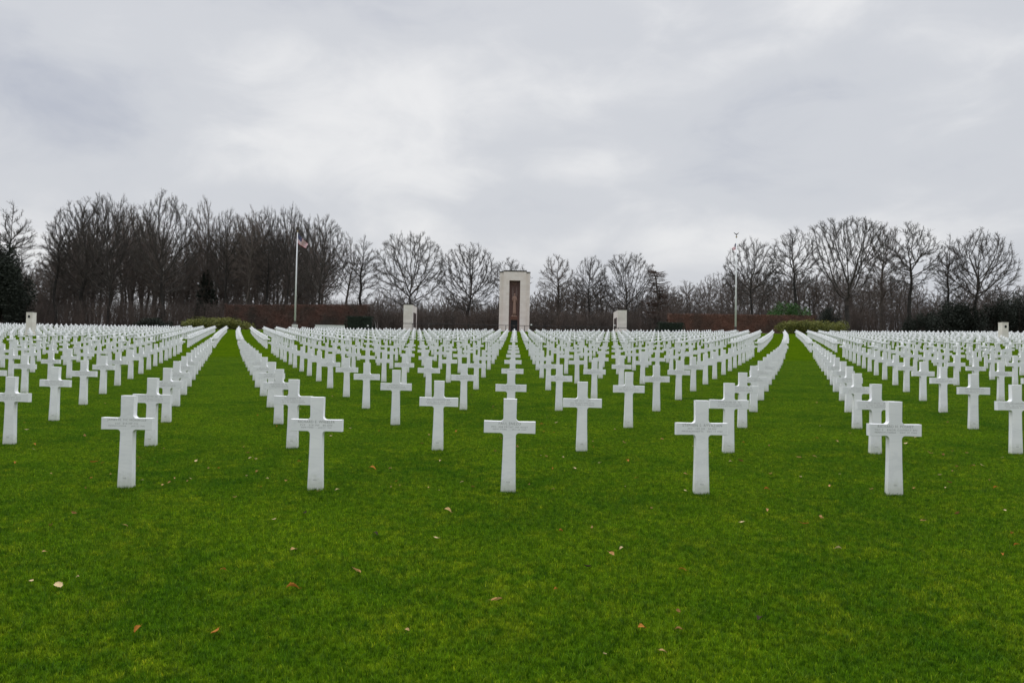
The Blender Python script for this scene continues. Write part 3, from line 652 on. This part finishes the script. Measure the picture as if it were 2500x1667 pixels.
# ------------------------------------------------------------------ evergreens and hedges
def leaves_at(P, size, r, flat=.5):
    n = len(P); a = r.normal(0, 1, (n, 3)); a[:, 2] *= flat; a /= np.linalg.norm(a, axis=1)[:, None]; b = np.cross(a, r.normal(0, 1, (n, 3))); b /= np.linalg.norm(b, axis=1)[:, None]
    s = (size*r.uniform(.6, 1.4, n))[:, None]
    V = np.stack([P-a*s, P+b*s*.45, P+a*s, P-b*s*.45], 1).reshape(-1, 3); k = np.arange(n)*4
    return V, np.stack([np.stack([k, k+1, k+2], 1), np.stack([k, k+2, k+3], 1)], 1).reshape(-1, 3)
def spruce(px, top, wpx, Y, label, m, n=14000):
    r = np.random.default_rng(int(px)); x = at(px, 800, Y)[0]; g = float(gz(x, Y)); H = at(px, top, Y)[2]-g; W = wpx*Y/F/2
    root = empty('evergreen_tree', (x, Y, g)); tag(root, label, 'tree', 'evergreens at the wood edge')
    MB().tube([(0, 0, -.3), (0.1, 0, H*.5), (0, 0, H*.97)], [H*.02, H*.012, .02], 7).build('trunk', m_bark, root)
    nb_ = 150; zb = H*(.04+.95*r.random(nb_)**1.2); an = r.uniform(0, 6.28, nb_); ln = W*(1-zb/H)**.75*r.uniform(.65, 1.15, nb_)+.3
    P = []
    for q in range(n):
        i = r.integers(nb_); t = r.random()**.6; rr = ln[i]*t; P.append((math.cos(an[i])*rr, math.sin(an[i])*rr, zb[i]-rr*.25+.12*ln[i]*t*t))
    P = np.array(P)+r.normal(0, .16, (n, 3)); link('crown', mesh('crown', *leaves_at(P, .26, r)), m, root)
def bush(px, y0, y1, wpx, Y, name, label, cat, m, n=9000, depth=1.0, lumps=26, lsize=.13, group=None, flatten=False):
    r = np.random.default_rng(int(px+Y)); x = at(px, 800, Y)[0]; g = float(gz(x, Y)); H = at(px, y0, Y)[2]-g; W = wpx*Y/F/2
    c = np.stack([r.uniform(-.8, .8, lumps)*W, r.uniform(-.7, .7, lumps)*W*depth, r.uniform(.15, .72, lumps)*H], 1)
    e_ = 1-(c[:, 0]/W)**2*.75; c[:, 2] *= e_; rad = np.stack([r.uniform(.18, .34, lumps)*W, r.uniform(.2, .34, lumps)*W*depth, r.uniform(.2, .32, lumps)*H], 1)
    if flatten: c[:, 2] = r.uniform(.1, .62, lumps)*H*e_**.5
    i = r.integers(0, lumps, n); d = r.normal(0, 1, (n, 3)); d /= np.linalg.norm(d, axis=1)[:, None]; P = c[i]+d*rad[i]*(r.random(n)**.25)[:, None]
    P[:, 2] = np.clip(P[:, 2], .05, None); P += r.normal(0, .07, P.shape)
    root = empty(name, (x, Y, g)); tag(root, label, cat, group)
    link('foliage', mesh('foliage', *leaves_at(P, lsize, r)), m, root)
    mb = MB()
    for q in range(6): mb.tube([(0, 0, -.1), tuple(c[q]*.5), tuple(c[q])], [.07, .05, .02], 5)
    mb.build('stem', m_bark, root)
m_dark = mat('dark_needles', (.036, .044, .030), .8, (.020, .026, .019), 1.2, isl=.5)
m_yew = mat('yew_green', (.020, .033, .018), .8, (.010, .016, .010), 1.2, isl=.5)
m_jun = mat('juniper_green', (.205, .195, .036), .8, (.080, .105, .028), .9, isl=.45)
m_rho = mat('glossy_green', (.066, .160, .030), .6, (.028, .080, .018), 1.2, isl=.5)
m_beech2 = mat('light_rust_beech_leaves', (.185, .088, .058), .85, (.075, .055, .042), .3, isl=.35, detail=7)
m_beech = mat('rust_beech_leaves', (.135, .066, .048), .85, (.052, .046, .038), .3, isl=.3, detail=7)
bush(-6, 572, 800, 150, 166, 'evergreen_tree', 'dark green evergreen filling the left edge of the wood', 'tree', m_dark, 36000, .6, 60, .26, group='evergreens at the wood edge')
spruce(500, 660, 80, 181, 'dark conical evergreen left of the left flagpole, in front of the wood', m_dark)
EVG = 'evergreens at the wood edge'
bush(2020, 738, 790, 62, 166, 'yew_bush', 'dark yew bush right of the bright green bush behind the hedge', 'bush', m_dark, 6000, group=EVG)
bush(2330, 725, 800, 150, 168, 'yew_bush', 'broad dark evergreen bush left of the right stone pylon', 'bush', m_dark, 16000, .6, 40, .2, group=EVG)
bush(2460, 700, 800, 150, 172, 'yew_bush', 'tall dark evergreen mass behind the right stone pylon', 'bush', m_dark, 16000, .6, 40, .2, group=EVG)
bush(2245, 762, 800, 80, 164, 'yew_bush', 'low dark evergreen bush under the two stemmed tree', 'bush', m_dark, 7000, .6, group=EVG)
bush(375, 772, 800, 90, 160, 'yew_bush', 'low dark green bush left of the left juniper mound', 'bush', m_dark, 7000, .6, group=EVG)
bush(1922, 727, 770, 112, 163, 'rhododendron_bush', 'bright green bush showing above the right beech hedge', 'bush', m_rho, 10000, .8, lsize=.16)
bush(531, 768, 806, 168, 148, 'juniper_mound', 'wide yellow green juniper mound at the end of the left aisle', 'bush', m_jun, 20000, .5, 60, .12, 'juniper mounds at the aisle ends', True)
bush(1982, 774, 820, 178, 148, 'juniper_mound', 'wide yellow green juniper mound at the end of the right aisle', 'bush', m_jun, 20000, .5, 60, .12, 'juniper mounds at the aisle ends', True)
def hedge(name, label, cells, Y, thick, m, group=None, lsize=.11, dens=55, rnd=.0):
    (px0, t0), (px1, t1) = cells; a = at(px0, t0, Y); b = at(px1, t1, Y); r = np.random.default_rng(int(px0)); x0, x1 = a[0], b[0]
    def top(x): return a[2]+(b[2]-a[2])*(x-x0)/(x1-x0)
    g = float(gz((x0+x1)/2, Y)); H = (a[2]+b[2])/2-g; Wd = x1-x0; n = int((Wd*H+Wd*thick+2*thick*H)*dens)
    s = r.choice(3, n, p=np.array([Wd*H, Wd*thick, 2*thick*H])/(Wd*H+Wd*thick+2*thick*H))
    X = r.uniform(x0, x1, n); Yv = r.uniform(Y, Y+thick, n); Z = g+r.random(n)*(np.array([top(x) for x in X])-g)
    Yv[s == 0] = Y+np.abs(r.normal(0, .08, (s == 0).sum())); k = s == 1; Z[k] = a[2]+(b[2]-a[2])*(X[k]-x0)/(x1-x0)-np.abs(r.normal(0, .05, k.sum())); k = s == 2; X[k] = np.where(r.random(k.sum()) < .5, x0, x1)
    if rnd: X = np.clip(X, x0, x1); q = np.clip(1-np.minimum(X-x0, x1-X)/rnd, 0, 1); Z = g+(Z-g)*np.sqrt(1-q*q*.8)
    root = empty(name, ((x0+x1)/2, Y, g)); P = np.stack([X, Yv, Z], 1)-np.array([(x0+x1)/2, Y, g])
    tag(root, label, 'hedge', group); link('foliage', mesh('foliage', *leaves_at(P, lsize, r)), m, root)
    mb = MB(); hw = Wd/2-.25-rnd*.6
    mb.add([(-hw, .2, -.2), (hw, .2, -.2), (hw, thick-.2, -.2), (-hw, thick-.2, -.2), (-hw, .2, a[2]-g-.2), (hw, .2, b[2]-g-.2), (hw, thick-.2, b[2]-g-.2), (-hw, thick-.2, a[2]-g-.2)],
           [(0,3,2,1),(4,5,6,7),(0,1,5,4),(1,2,6,5),(2,3,7,6),(3,0,4,7)]); mb.build('inner_branches', m, root)
BH = 'clipped beech hedges with rust brown leaves'
hedge('beech_hedge', 'tall clipped rust brown beech hedge behind the left flagpole', ((548, 744), (900, 743)), 158, 1.6, m_beech, BH)
hedge('beech_hedge', 'long clipped rust brown beech hedge behind the right flagpole', ((1632, 765), (1994, 770)), 158, 1.6, m_beech2, BH)
hedge('yew_hedge', 'dark green clipped yew hedge below the end of the left beech hedge', ((841, 771), (913, 772)), 151, 2.0, m_yew, 'clipped yew hedges', .09, 80, .5)
hedge('yew_hedge', 'low dark green clipped yew hedge below the start of the right beech hedge', ((1604, 785), (1674, 788)), 151, 2.0, m_yew, 'clipped yew hedges', .09, 80, .5)

# a larch with drooping level branches
r_ = np.random.default_rng(77); lp = at(1605, 800, 176); lg = float(gz(lp[0], 176)); LH = at(1592, 655, 176)[2]-lg
root = empty('larch_tree', (lp[0], 176, lg)); tag(root, 'reddish conifer with level ragged branches right of the right map wall', 'tree', TREES)
MB().tube([(0, 0, -.3), (.1, 0, LH*.5), (-.5, 0, LH*.85), (-1.2, 0, LH)], [.38, .26, .14, .04], 8).build('trunk', m_bark2, root)
parts = []
for q in range(105):
    z = LH*(.2+.76*r_.random()**1.15); an = r_.uniform(0, 6.28); ln = r_.uniform(.5, 1)*4.6*(1.15-z/LH)**.45; P_ = np.array([-.5*max(0, z/LH-.5)*2, 0, z]); n_ = 6; rad_ = .07
    for s in range(n_):
        st = np.array([math.cos(an), math.sin(an), -.12+.09*s+r_.normal(0, .1)])*ln/n_; Pn = P_+st; parts.append(cones([P_], [Pn], [rad_*(1-s/n_)+.015], [rad_*(1-(s+1)/n_)+.012], 4))
        for u in range(5):
            d = np.array([math.cos(an+r_.normal(0, .9)), math.sin(an+r_.normal(0, .9)), r_.normal(-.15, .35)])*r_.uniform(.4, 1.1); parts.append(cones([Pn], [Pn+d], [.022], [.010], 3))
        P_ = Pn
link('crown', mesh('crown', *join(parts)), mat('larch_twigs', (.085, .050, .035), .9, (.05, .035, .028), 1), root)

# ------------------------------------------------------------------ chapel tower
def stone_mat(name, col, var, bw=1.2, bh=.55, mortar=.86):
    m = mat(name, col, .8, var, .9, .1); T = m.node_tree; B = T.nodes['Principled BSDF']; src = B.inputs['Base Color'].links[0].from_socket
    tcn = T.nodes.new('ShaderNodeTexCoord'); sp_ = T.nodes.new('ShaderNodeSeparateXYZ'); cb_ = T.nodes.new('ShaderNodeCombineXYZ'); ad = T.nodes.new('ShaderNodeMath')
    T.links.new(tcn.outputs['Object'], sp_.inputs[0]); T.links.new(sp_.outputs[0], ad.inputs[0]); T.links.new(sp_.outputs[1], ad.inputs[1]); T.links.new(ad.outputs[0], cb_.inputs[0]); T.links.new(sp_.outputs[2], cb_.inputs[1])
    bk = T.nodes.new('ShaderNodeTexBrick'); T.links.new(cb_.outputs[0], bk.inputs['Vector']); bk.inputs['Scale'].default_value = 1; bk.inputs['Brick Width'].default_value = bw; bk.inputs['Row Height'].default_value = bh; bk.inputs['Mortar Size'].default_value = .012
    bk.inputs['Color1'].default_value = (1, 1, 1, 1); bk.inputs['Color2'].default_value = (.92, .90, .88, 1); bk.inputs['Mortar'].default_value = (mortar, mortar, mortar, 1)
    n = T.nodes.new('ShaderNodeMix'); n.data_type = 'RGBA'; n.blend_type = 'MULTIPLY'; n.inputs[0].default_value = 1; T.links.new(src, n.inputs[6]); T.links.new(bk.outputs['Color'], n.inputs[7]); T.links.new(n.outputs[2], B.inputs['Base Color']); return m
m_stone = stone_mat('cream_limestone', (.80, .735, .665), (.76, .70, .635))
m_stone2 = stone_mat('pale_limestone', (.78, .73, .67), (.69, .65, .60), .9, .5)
m_cop = mat('dark_coping', (.055, .045, .04), .7)
m_gran = mat('dark_red_granite', (.140, .080, .066), .5, (.10, .058, .05), 6)
m_bron = mat('bronze_relief', (.33, .215, .165), .6, (.28, .18, .14), 6)
m_lint = mat('bronze_lintel', (.16, .075, .05), .6)
m_black = mat('dark_bronze_door', (.012, .012, .013), .4)
m_iron = mat('black_iron', (.02, .02, .02), .5)
TY = 165.
tl_ = at(1257.5, 663, TY); tg = float(gz(tl_[0], TY)); TH = tl_[2]-tg
tower = empty('chapel_tower', (tl_[0], TY, tg)); tag(tower, 'tall cream stone chapel tower with a sculpted dark recess over its door', 'building')
w2, c2, D_ = 3.17, 2.38, 6.5; rw = 1.13; rt_ = TH-1.85
mb = MB(); mb.box(-w2, -c2, .38, D_, -1, TH-.22); mb.box(c2, w2, .38, D_, -1, TH-.22); mb.box(-c2, c2, 1.2, D_-.003, -1, TH-.003)
mb.box(-c2, -rw, 0, 1.2, -1, TH); mb.box(rw, c2, 0, 1.2, -1, TH); mb.box(-rw, rw, 0, 1.2, rt_, TH); mb.build('wall', m_stone, tower)
mb = MB(); mb.box(-c2-.05, c2+.05, -.06, D_+.05, TH, TH+.24); mb.box(-w2-.05, -c2-.053, .32, D_+.047, TH-.22, TH+.02); mb.box(c2+.053, w2+.05, .32, D_+.047, TH-.22, TH+.02); mb.build('coping', m_cop, tower)
dh = (806-780)/11.78+1.6
dz0 = at(1257, 780.5, TY)[2]-tg; lz1 = at(1257, 771.5, TY)[2]-tg
mb = MB(); mb.box(-rw+.003, rw-.003, .95, 1.19, dz0, rt_); mb.box(-rw+.003, -.70, .5, .95, -.9, lz1); mb.box(.70, rw-.003, .5, .95, -.9, lz1); mb.build('recess_panel', m_gran, tower)
mb = MB(); mb.box(-.70, .70, .6, .947, dz0, lz1-.05); mb.build('lintel', m_lint, tower)
dr = MB().box(-.697, .697, .8, .94, -.9, dz0-.003).box(-.64, -.03, .76, .80, -.8, dz0-.1).box(.03, .64, .76, .80, -.8, dz0-.1).build('door', m_black, tower)
MB().box(-.09, -.05, .68, .76, 1.2, 1.5).box(.05, .09, .68, .76, 1.2, 1.5).build('handle', m_bron, dr)
# robed, winged figure: one continuous body, wings and cloud base
z0_ = at(1257, 768, TY)[2]-tg; hz = at(1257, 715.5, TY)[2]-tg; S = (hz-z0_)
fy = .80
mb = MB()
prof = [(0, .30, .16), (.10, .34, .18), (.3, .30, .17), (.5, .27, .16), (.62, .25, .15), (.70, .29, .16), (.80, .33, .16), (.86, .27, .14), (.885, .10, .10), (.905, .09, .10), (.92, .14, .13), (.95, .16, .15), (.98, .13, .13), (1.0, .05, .05)]
mb.rings([(0, fy, z0_+S*t, a*1.15, b*1.2) for t, a, b in prof], 18)
mb.tube([(-.34, fy-.05, z0_+S*.83), (-.45, fy-.12, z0_+S*.72), (-.34, fy-.2, z0_+S*.63)], [.10, .08, .06], 8)
mb.tube([(.34, fy-.05, z0_+S*.83), (.46, fy-.10, z0_+S*.70), (.50, fy-.14, z0_+S*.56)], [.10, .08, .06], 8)
st_ = mb.build('statue', m_bron, tower, True)
for s in (-1, 1):
    mb = MB(); pts = [(.18, .80), (.42, .78), (.58, .95), (.56, 1.12), (.44, 1.28), (.30, 1.34), (.26, 1.16), (.20, 1.0)]
    V = [(s*x, fy-.02, z0_+S*z) for x, z in pts]+[(s*x, fy+.12, z0_+S*z) for x, z in pts]; n = len(pts)
    Fs = [tuple(range(n)), tuple(reversed(range(n, 2*n)))]+[(k, (k+1) % n, (k+1) % n+n, k+n) for k in range(n)]
    mb.add(V, Fs); mb.build('wing', mat('bronze_wing', (.20, .14, .125), .6), st_)
mb = MB()
for k in range(7): mb.rings([(-.42+k*.14, fy-.02, z0_-.55+.12*math.sin(k*2)+q*.09, .02+.2*math.sin(math.pi*(q+.3)/5.4), .02+.17*math.sin(math.pi*(q+.3)/5.4)) for q in range(6)], 10)
mb.build('cloud_base', m_bron, st_, True)
zc = at(1257, 690.5, TY)[2]-tg
MB().tube([(math.cos(t)*.40, fy+.05, zc+math.sin(t)*.15) for t in [2*math.pi*k/20 for k in range(21)]], .06, 6, cap=False).build('halo', m_bron, st_, True)

# map walls either side of the terrace
m_map = mat('dark_map_panel', (.045, .034, .032), .4, (.09, .065, .06), 1.6)
def map_wall(x0p, x1p, top, inner, label):
    Y0 = 150.; a = at(x0p, top, Y0); b = at(x1p, top, Y0); g = float(gz((a[0]+b[0])/2, Y0+3)); H = (a[2]+b[2])/2-g; wd2 = (b[0]-a[0])/2; Dp = 6.4
    r = empty('map_wall', ((a[0]+b[0])/2, Y0, g)); tag(r, label, 'monument', 'stone map walls beside the terrace')
    MB().box(-wd2, wd2, 0, Dp, -2, H).build('wall', m_stone2, r); MB().box(-wd2-.03, wd2+.03, -.03, Dp+.03, H, H+.14).build('coping', m_cop, r)
    xi = inner*wd2; MB().box(min(xi, xi+inner*.04), max(xi, xi+inner*.04), 1.0, 5.2, .6, H-1.35).build('map_panel', m_map, r)
    MB().box(-wd2+.25, wd2-.25, -.03, 0, H-1.7, H-.35).box(-wd2+.25, wd2-.25, -.025, 0, .6, H-1.8).build('front_panel', m_stone2, r)
map_wall(985.6, 1008.2, 744, 1, 'pale stone map wall with a dark side panel, left of the tower')
map_wall(1508, 1530.5, 757, -1, 'pale stone map wall with a dark side panel, right of the tower')
# railing along the terrace
ra_ = at(984, 789.3, 148.5); rb_ = at(1532, 801, 148.5); ra_[2] = at(1234, 794.5, 148.5)[2]+(ra_[0]-at(1234, 794.5, 148.5)[0])*(at(1290, 796, 148.5)[2]-at(1234, 794.5, 148.5)[2])/(at(1290, 796, 148.5)[0]-at(1234, 794.5, 148.5)[0])
rail = empty('terrace_railing', ((ra_[0]+rb_[0])/2, 148.5, float(gz(0, 148.5)))); tag(rail, 'thin black iron railing running along the terrace in front of the tower', 'railing')
o0 = np.array(rail.location); rz1 = ra_[2]; rz2 = ra_[2]+(rb_[0]-ra_[0])*0.0
za, zb_ = at(990, 789.5, 148.5)[2], at(1525, 800, 148.5)[2]
MB().tube([(ra_[0]-o0[0], 0, za-o0[2]), (rb_[0]-o0[0], 0, zb_-o0[2])], .045, 6).build('rail', m_iron, rail)
for k in range(12):
    t = (k+.5)/12; x = ra_[0]+(rb_[0]-ra_[0])*t-o0[0]; zt = za+(zb_-za)*t-o0[2]; MB().tube([(x, 0, zt-1.6), (x, 0, zt)], .06, 6).build('post', m_iron, rail)
m_white = mat('white_paint', (.78, .78, .78), .4)
for (px, py, lb) in ((1297, 793, 'small white floodlight on a post at the right foot of the tower'), (1500.5, 794.6, 'small white floodlight on a post beside the right map wall'), (898, 795.5, 'small white floodlight at the end of the left yew hedge')):
    p = at(px, py, 146.5); g = float(gz(p[0], 146.5)); r = empty('floodlight', (p[0], 146.5, g)); tag(r, lb, 'lamp', 'white floodlights along the terrace'); h = p[2]-g
    MB().tube([(0, 0, 0), (0, 0, h)], .035, 6).build('post', m_iron, r); MB().rings([(0, 0, h-.12, .06, .06), (0, 0, h-.08, .15, .15), (0, 0, h+.08, .16, .16), (0, 0, h+.12, .10, .10)], 10).build('lamp_head', m_white, r)
# pale ledge behind the left graves
a = at(770, 793.5, 143); b = at(840, 794.2, 143); g = float(gz(a[0], 143))
tag(MB().box(a[0], b[0], 143, 143.6, g-.2, a[2]).box(a[0]-.04, b[0]+.04, 142.95, 143.65, a[2], a[2]+.06).build('stone_ledge', m_white), 'low pale stone ledge behind the graves right of the left flagpole', 'ledge')
# two pale birch saplings by the end of the yew hedge
m_birch = mat('birch_bark', (.34, .33, .31), .8, (.2, .19, .18), 5)
r = empty('birch_sapling', (float(at(916, 795, 152)[0]), 152, float(gz(-26, 152)))); tag(r, 'slim pale birch sapling at the right end of the left yew hedge', 'tree')
hb = at(914, 784, 152)[2]-r.location[2]; MB().tube([(.1, 0, -.1), (.08, 0, hb*.6), (-.15, 0, hb)], [.09, .08, .03], 7).tube([(.45, .1, -.1), (.42, .1, hb*.5), (.4, .1, hb*.95)], [.07, .06, .02], 6).build('trunk', m_birch, r)
pp = []
for q in range(70):
    b0 = np.array([.1, .05, hb*r_.uniform(.4, 1)]); d = r_.normal(0, .5, 3)+np.array([0, 0, .5]); pp.append(cones([b0], [b0+d], [.012], [.006], 3))
link('crown', mesh('crown', *join(pp)), m_twig, r)

# stone pylons among the graves
m_disc = mat('black_wreath', (.015, .015, .017), .5)
for (i, (px, py, Y)) in enumerate(PYL):
    s = 1 if i == 0 else -1; fp = (64.5, 79.8) if i == 0 else (2446.5, 2462)
    a = at(fp[0], py, Y); b = at(fp[1], py, Y); g = float(gz(a[0], Y)); H = a[2]-g; cx = (a[0]+b[0])/2; wd2 = (b[0]-a[0])/2
    r = empty('stone_pylon', (cx, Y, g)); tag(r, 'square pale stone pylon with a round black wreath among the %s graves' % ('far left' if i == 0 else 'far right'), 'pylon', 'stone pylons among the graves')
    MB().box(-wd2, wd2, 0, .76, -.3, H).box(-wd2-.06, wd2+.06, -.06, .82, -.3, .28).build('shaft', m_stone2, r)
    MB().box(-wd2-.012, wd2+.012, -.012, .772, H, H+.07).build('cap', m_stone2, r)
    x = -.02*s; MB().tube([(x+math.cos(t)*.085, -.03, H-.42+math.sin(t)*.11) for t in [2*math.pi*k/18 for k in range(19)]], .045, 6, cap=False).rings([(x, -.02, H-.50+q*.032, .085*math.sin(math.pi*(q+.5)/6), .03) for q in range(6)], 8).build('wreath', m_disc, r)

# ------------------------------------------------------------------ flagpoles
m_pole = mat('white_pole', (.80, .80, .80), .35, (.74, .74, .74)); m_gold = mat('gilded_finial', (.30, .22, .09), .4, metal=.6)
m_eagle = mat('bronze_eagle', (.05, .045, .035), .5); m_plinth = mat('pale_plinth', (.66, .65, .63), .7)
m_red = mat('flag_red', (.36, .012, .03), .7, (.36, .025, .04)); m_wh = mat('flag_white', (.75, .74, .74), .7, (.7, .69, .7)); m_blu = mat('flag_blue', (.014, .018, .085), .7, (.025, .03, .10))
def flagpole(bpx, ball_y, base_y, Y, label, flabel, wind, fs, ftop):
    p = at(bpx, base_y, Y); g = float(gz(p[0], Y)); zb = p[2]-g; zt = at(bpx, ball_y, Y)[2]-g
    r = empty('flagpole', (p[0], Y, g)); tag(r, label, 'flagpole', 'white flagpoles on either side')
    MB().tube([(0, 0, zb), (0, 0, zb+(zt-zb)*.5), (0, 0, zt)], [.165, .125, .07], 12).build('pole', m_pole, r, True)
    MB().rings([(0, 0, zb-.62, .28, .28), (0, 0, zb-.5, .26, .26), (0, 0, zb-.15, .20, .20), (0, 0, zb+.02, .19, .19)], 12).build('pedestal', m_cop, r)
    MB().box(-.42, .42, -.42, .42, -.3, zb-.62).build('plinth', m_plinth, r)
    fin = MB().rings([(0, 0, zt+.02+q*.06, .16*math.sin(math.pi*(q+.4)/5.8), .16*math.sin(math.pi*(q+.4)/5.8)) for q in range(6)], 10).build('finial', m_gold, r, True)
    mb = MB(); mb.rings([(0, 0, zt+.34, .05, .05), (0, -.02, zt+.5, .10, .10), (0, -.02, zt+.68, .09, .10), (0, -.05, zt+.8, .05, .06), (0, -.1, zt+.86, .03, .05)], 8)
    for s in (-1, 1): mb.add([(s*.04, 0, zt+.55), (s*.06, 0, zt+.74), (s*.35, .04, zt+1.0), (s*.62, .06, zt+1.08), (s*.45, .05, zt+.88), (s*.04, .05, zt+.55), (s*.06, .05, zt+.74), (s*.35, .09, zt+1.0), (s*.62, .09, zt+1.08), (s*.45, .10, zt+.88)],
                             [(0,1,2,3,4), (9,8,7,6,5), (0,1,6,5), (1,2,7,6), (2,3,8,7), (3,4,9,8), (4,0,5,9)])
    mb.V = [(v[0]*.8, v[1]*.8, zt+.3+(v[2]-zt-.3)*.85) for v in mb.V]; mb.build('eagle', m_eagle, fin)
    nx, nz_ = 26, 13; V = []; Fs = []; mi = []; Lf, Hf = 2.9*fs, 1.75*fs
    z1 = at(bpx, ftop, Y)[2]-g
    for j in range(nz_+1):
        for i in range(nx+1):
            u = i/nx; v = j/nz_; sag = u**.8*Lf*.66; x = u*Lf*.62+.05*math.sin(v*9)*u; y = .16*math.sin(u*9+v*2.5)*min(1, u*3); z = -v*Hf*(1-.42*u)-sag*(1-.12*v)
            V.append((.1+x-v*u*.35, y, z))
    for j in range(nz_):
        for i in range(nx): Fs.append((j*(nx+1)+i, j*(nx+1)+i+1, (j+1)*(nx+1)+i+1, (j+1)*(nx+1)+i)); mi.append(2 if (i < nx*.4 and j < 7) else (0 if j % 2 == 0 else 1))
    me = mesh('flag', V, Fs, True, mi)
    for q in (m_red, m_wh, m_blu): me.materials.append(q)
    fo = bpy.data.objects.new('flag', me); C.objects.link(fo); fo.location = (p[0], Y-.02, g+z1); fo.rotation_euler = (0, 0, wind)
    so_ = fo.modifiers.new('thick', 'SOLIDIFY'); so_.thickness = .012; so_.use_rim = False
    tag(fo, flabel, 'flag', 'striped flags on the flagpoles')
    mb = MB(); Vn = np.array(V)
    for a_ in range(9):
        for b_ in range(6 if a_ % 2 == 0 else 5):
            u = (.7+b_*1.6+(0 if a_ % 2 == 0 else .8))/10*.4; v = (a_+.9)/10.5*7/13; i = int(u*nx); j = int(v*nz_); c0 = Vn[j*(nx+1)+i]; c1 = Vn[j*(nx+1)+i+1]; c2_ = Vn[(j+1)*(nx+1)+i]
            c = c0+(c1-c0)*(u*nx-i)+(c2_-c0)*(v*nz_-j); pts = [(c[0]+(.03 if k % 2 == 0 else .012)*math.sin(k*math.pi/5), c[1]-.02, c[2]+(.03 if k % 2 == 0 else .012)*math.cos(k*math.pi/5)) for k in range(10)]
            mb.add(pts, [tuple(range(10))])
    mb.build('stars', m_wh, fo)
flagpole(720.3, 567, 783.5, 140, 'tall white flagpole rising in front of the left wood', 'red white and blue striped flag drooping to the right on the left flagpole', 0, 1.03, 568)
flagpole(1795.7, 581, 798, 140, 'tall white flagpole on the right, against the sky beside bare trees', 'small folded striped flag hanging left of the right flagpole', math.radians(118), .55, 592)
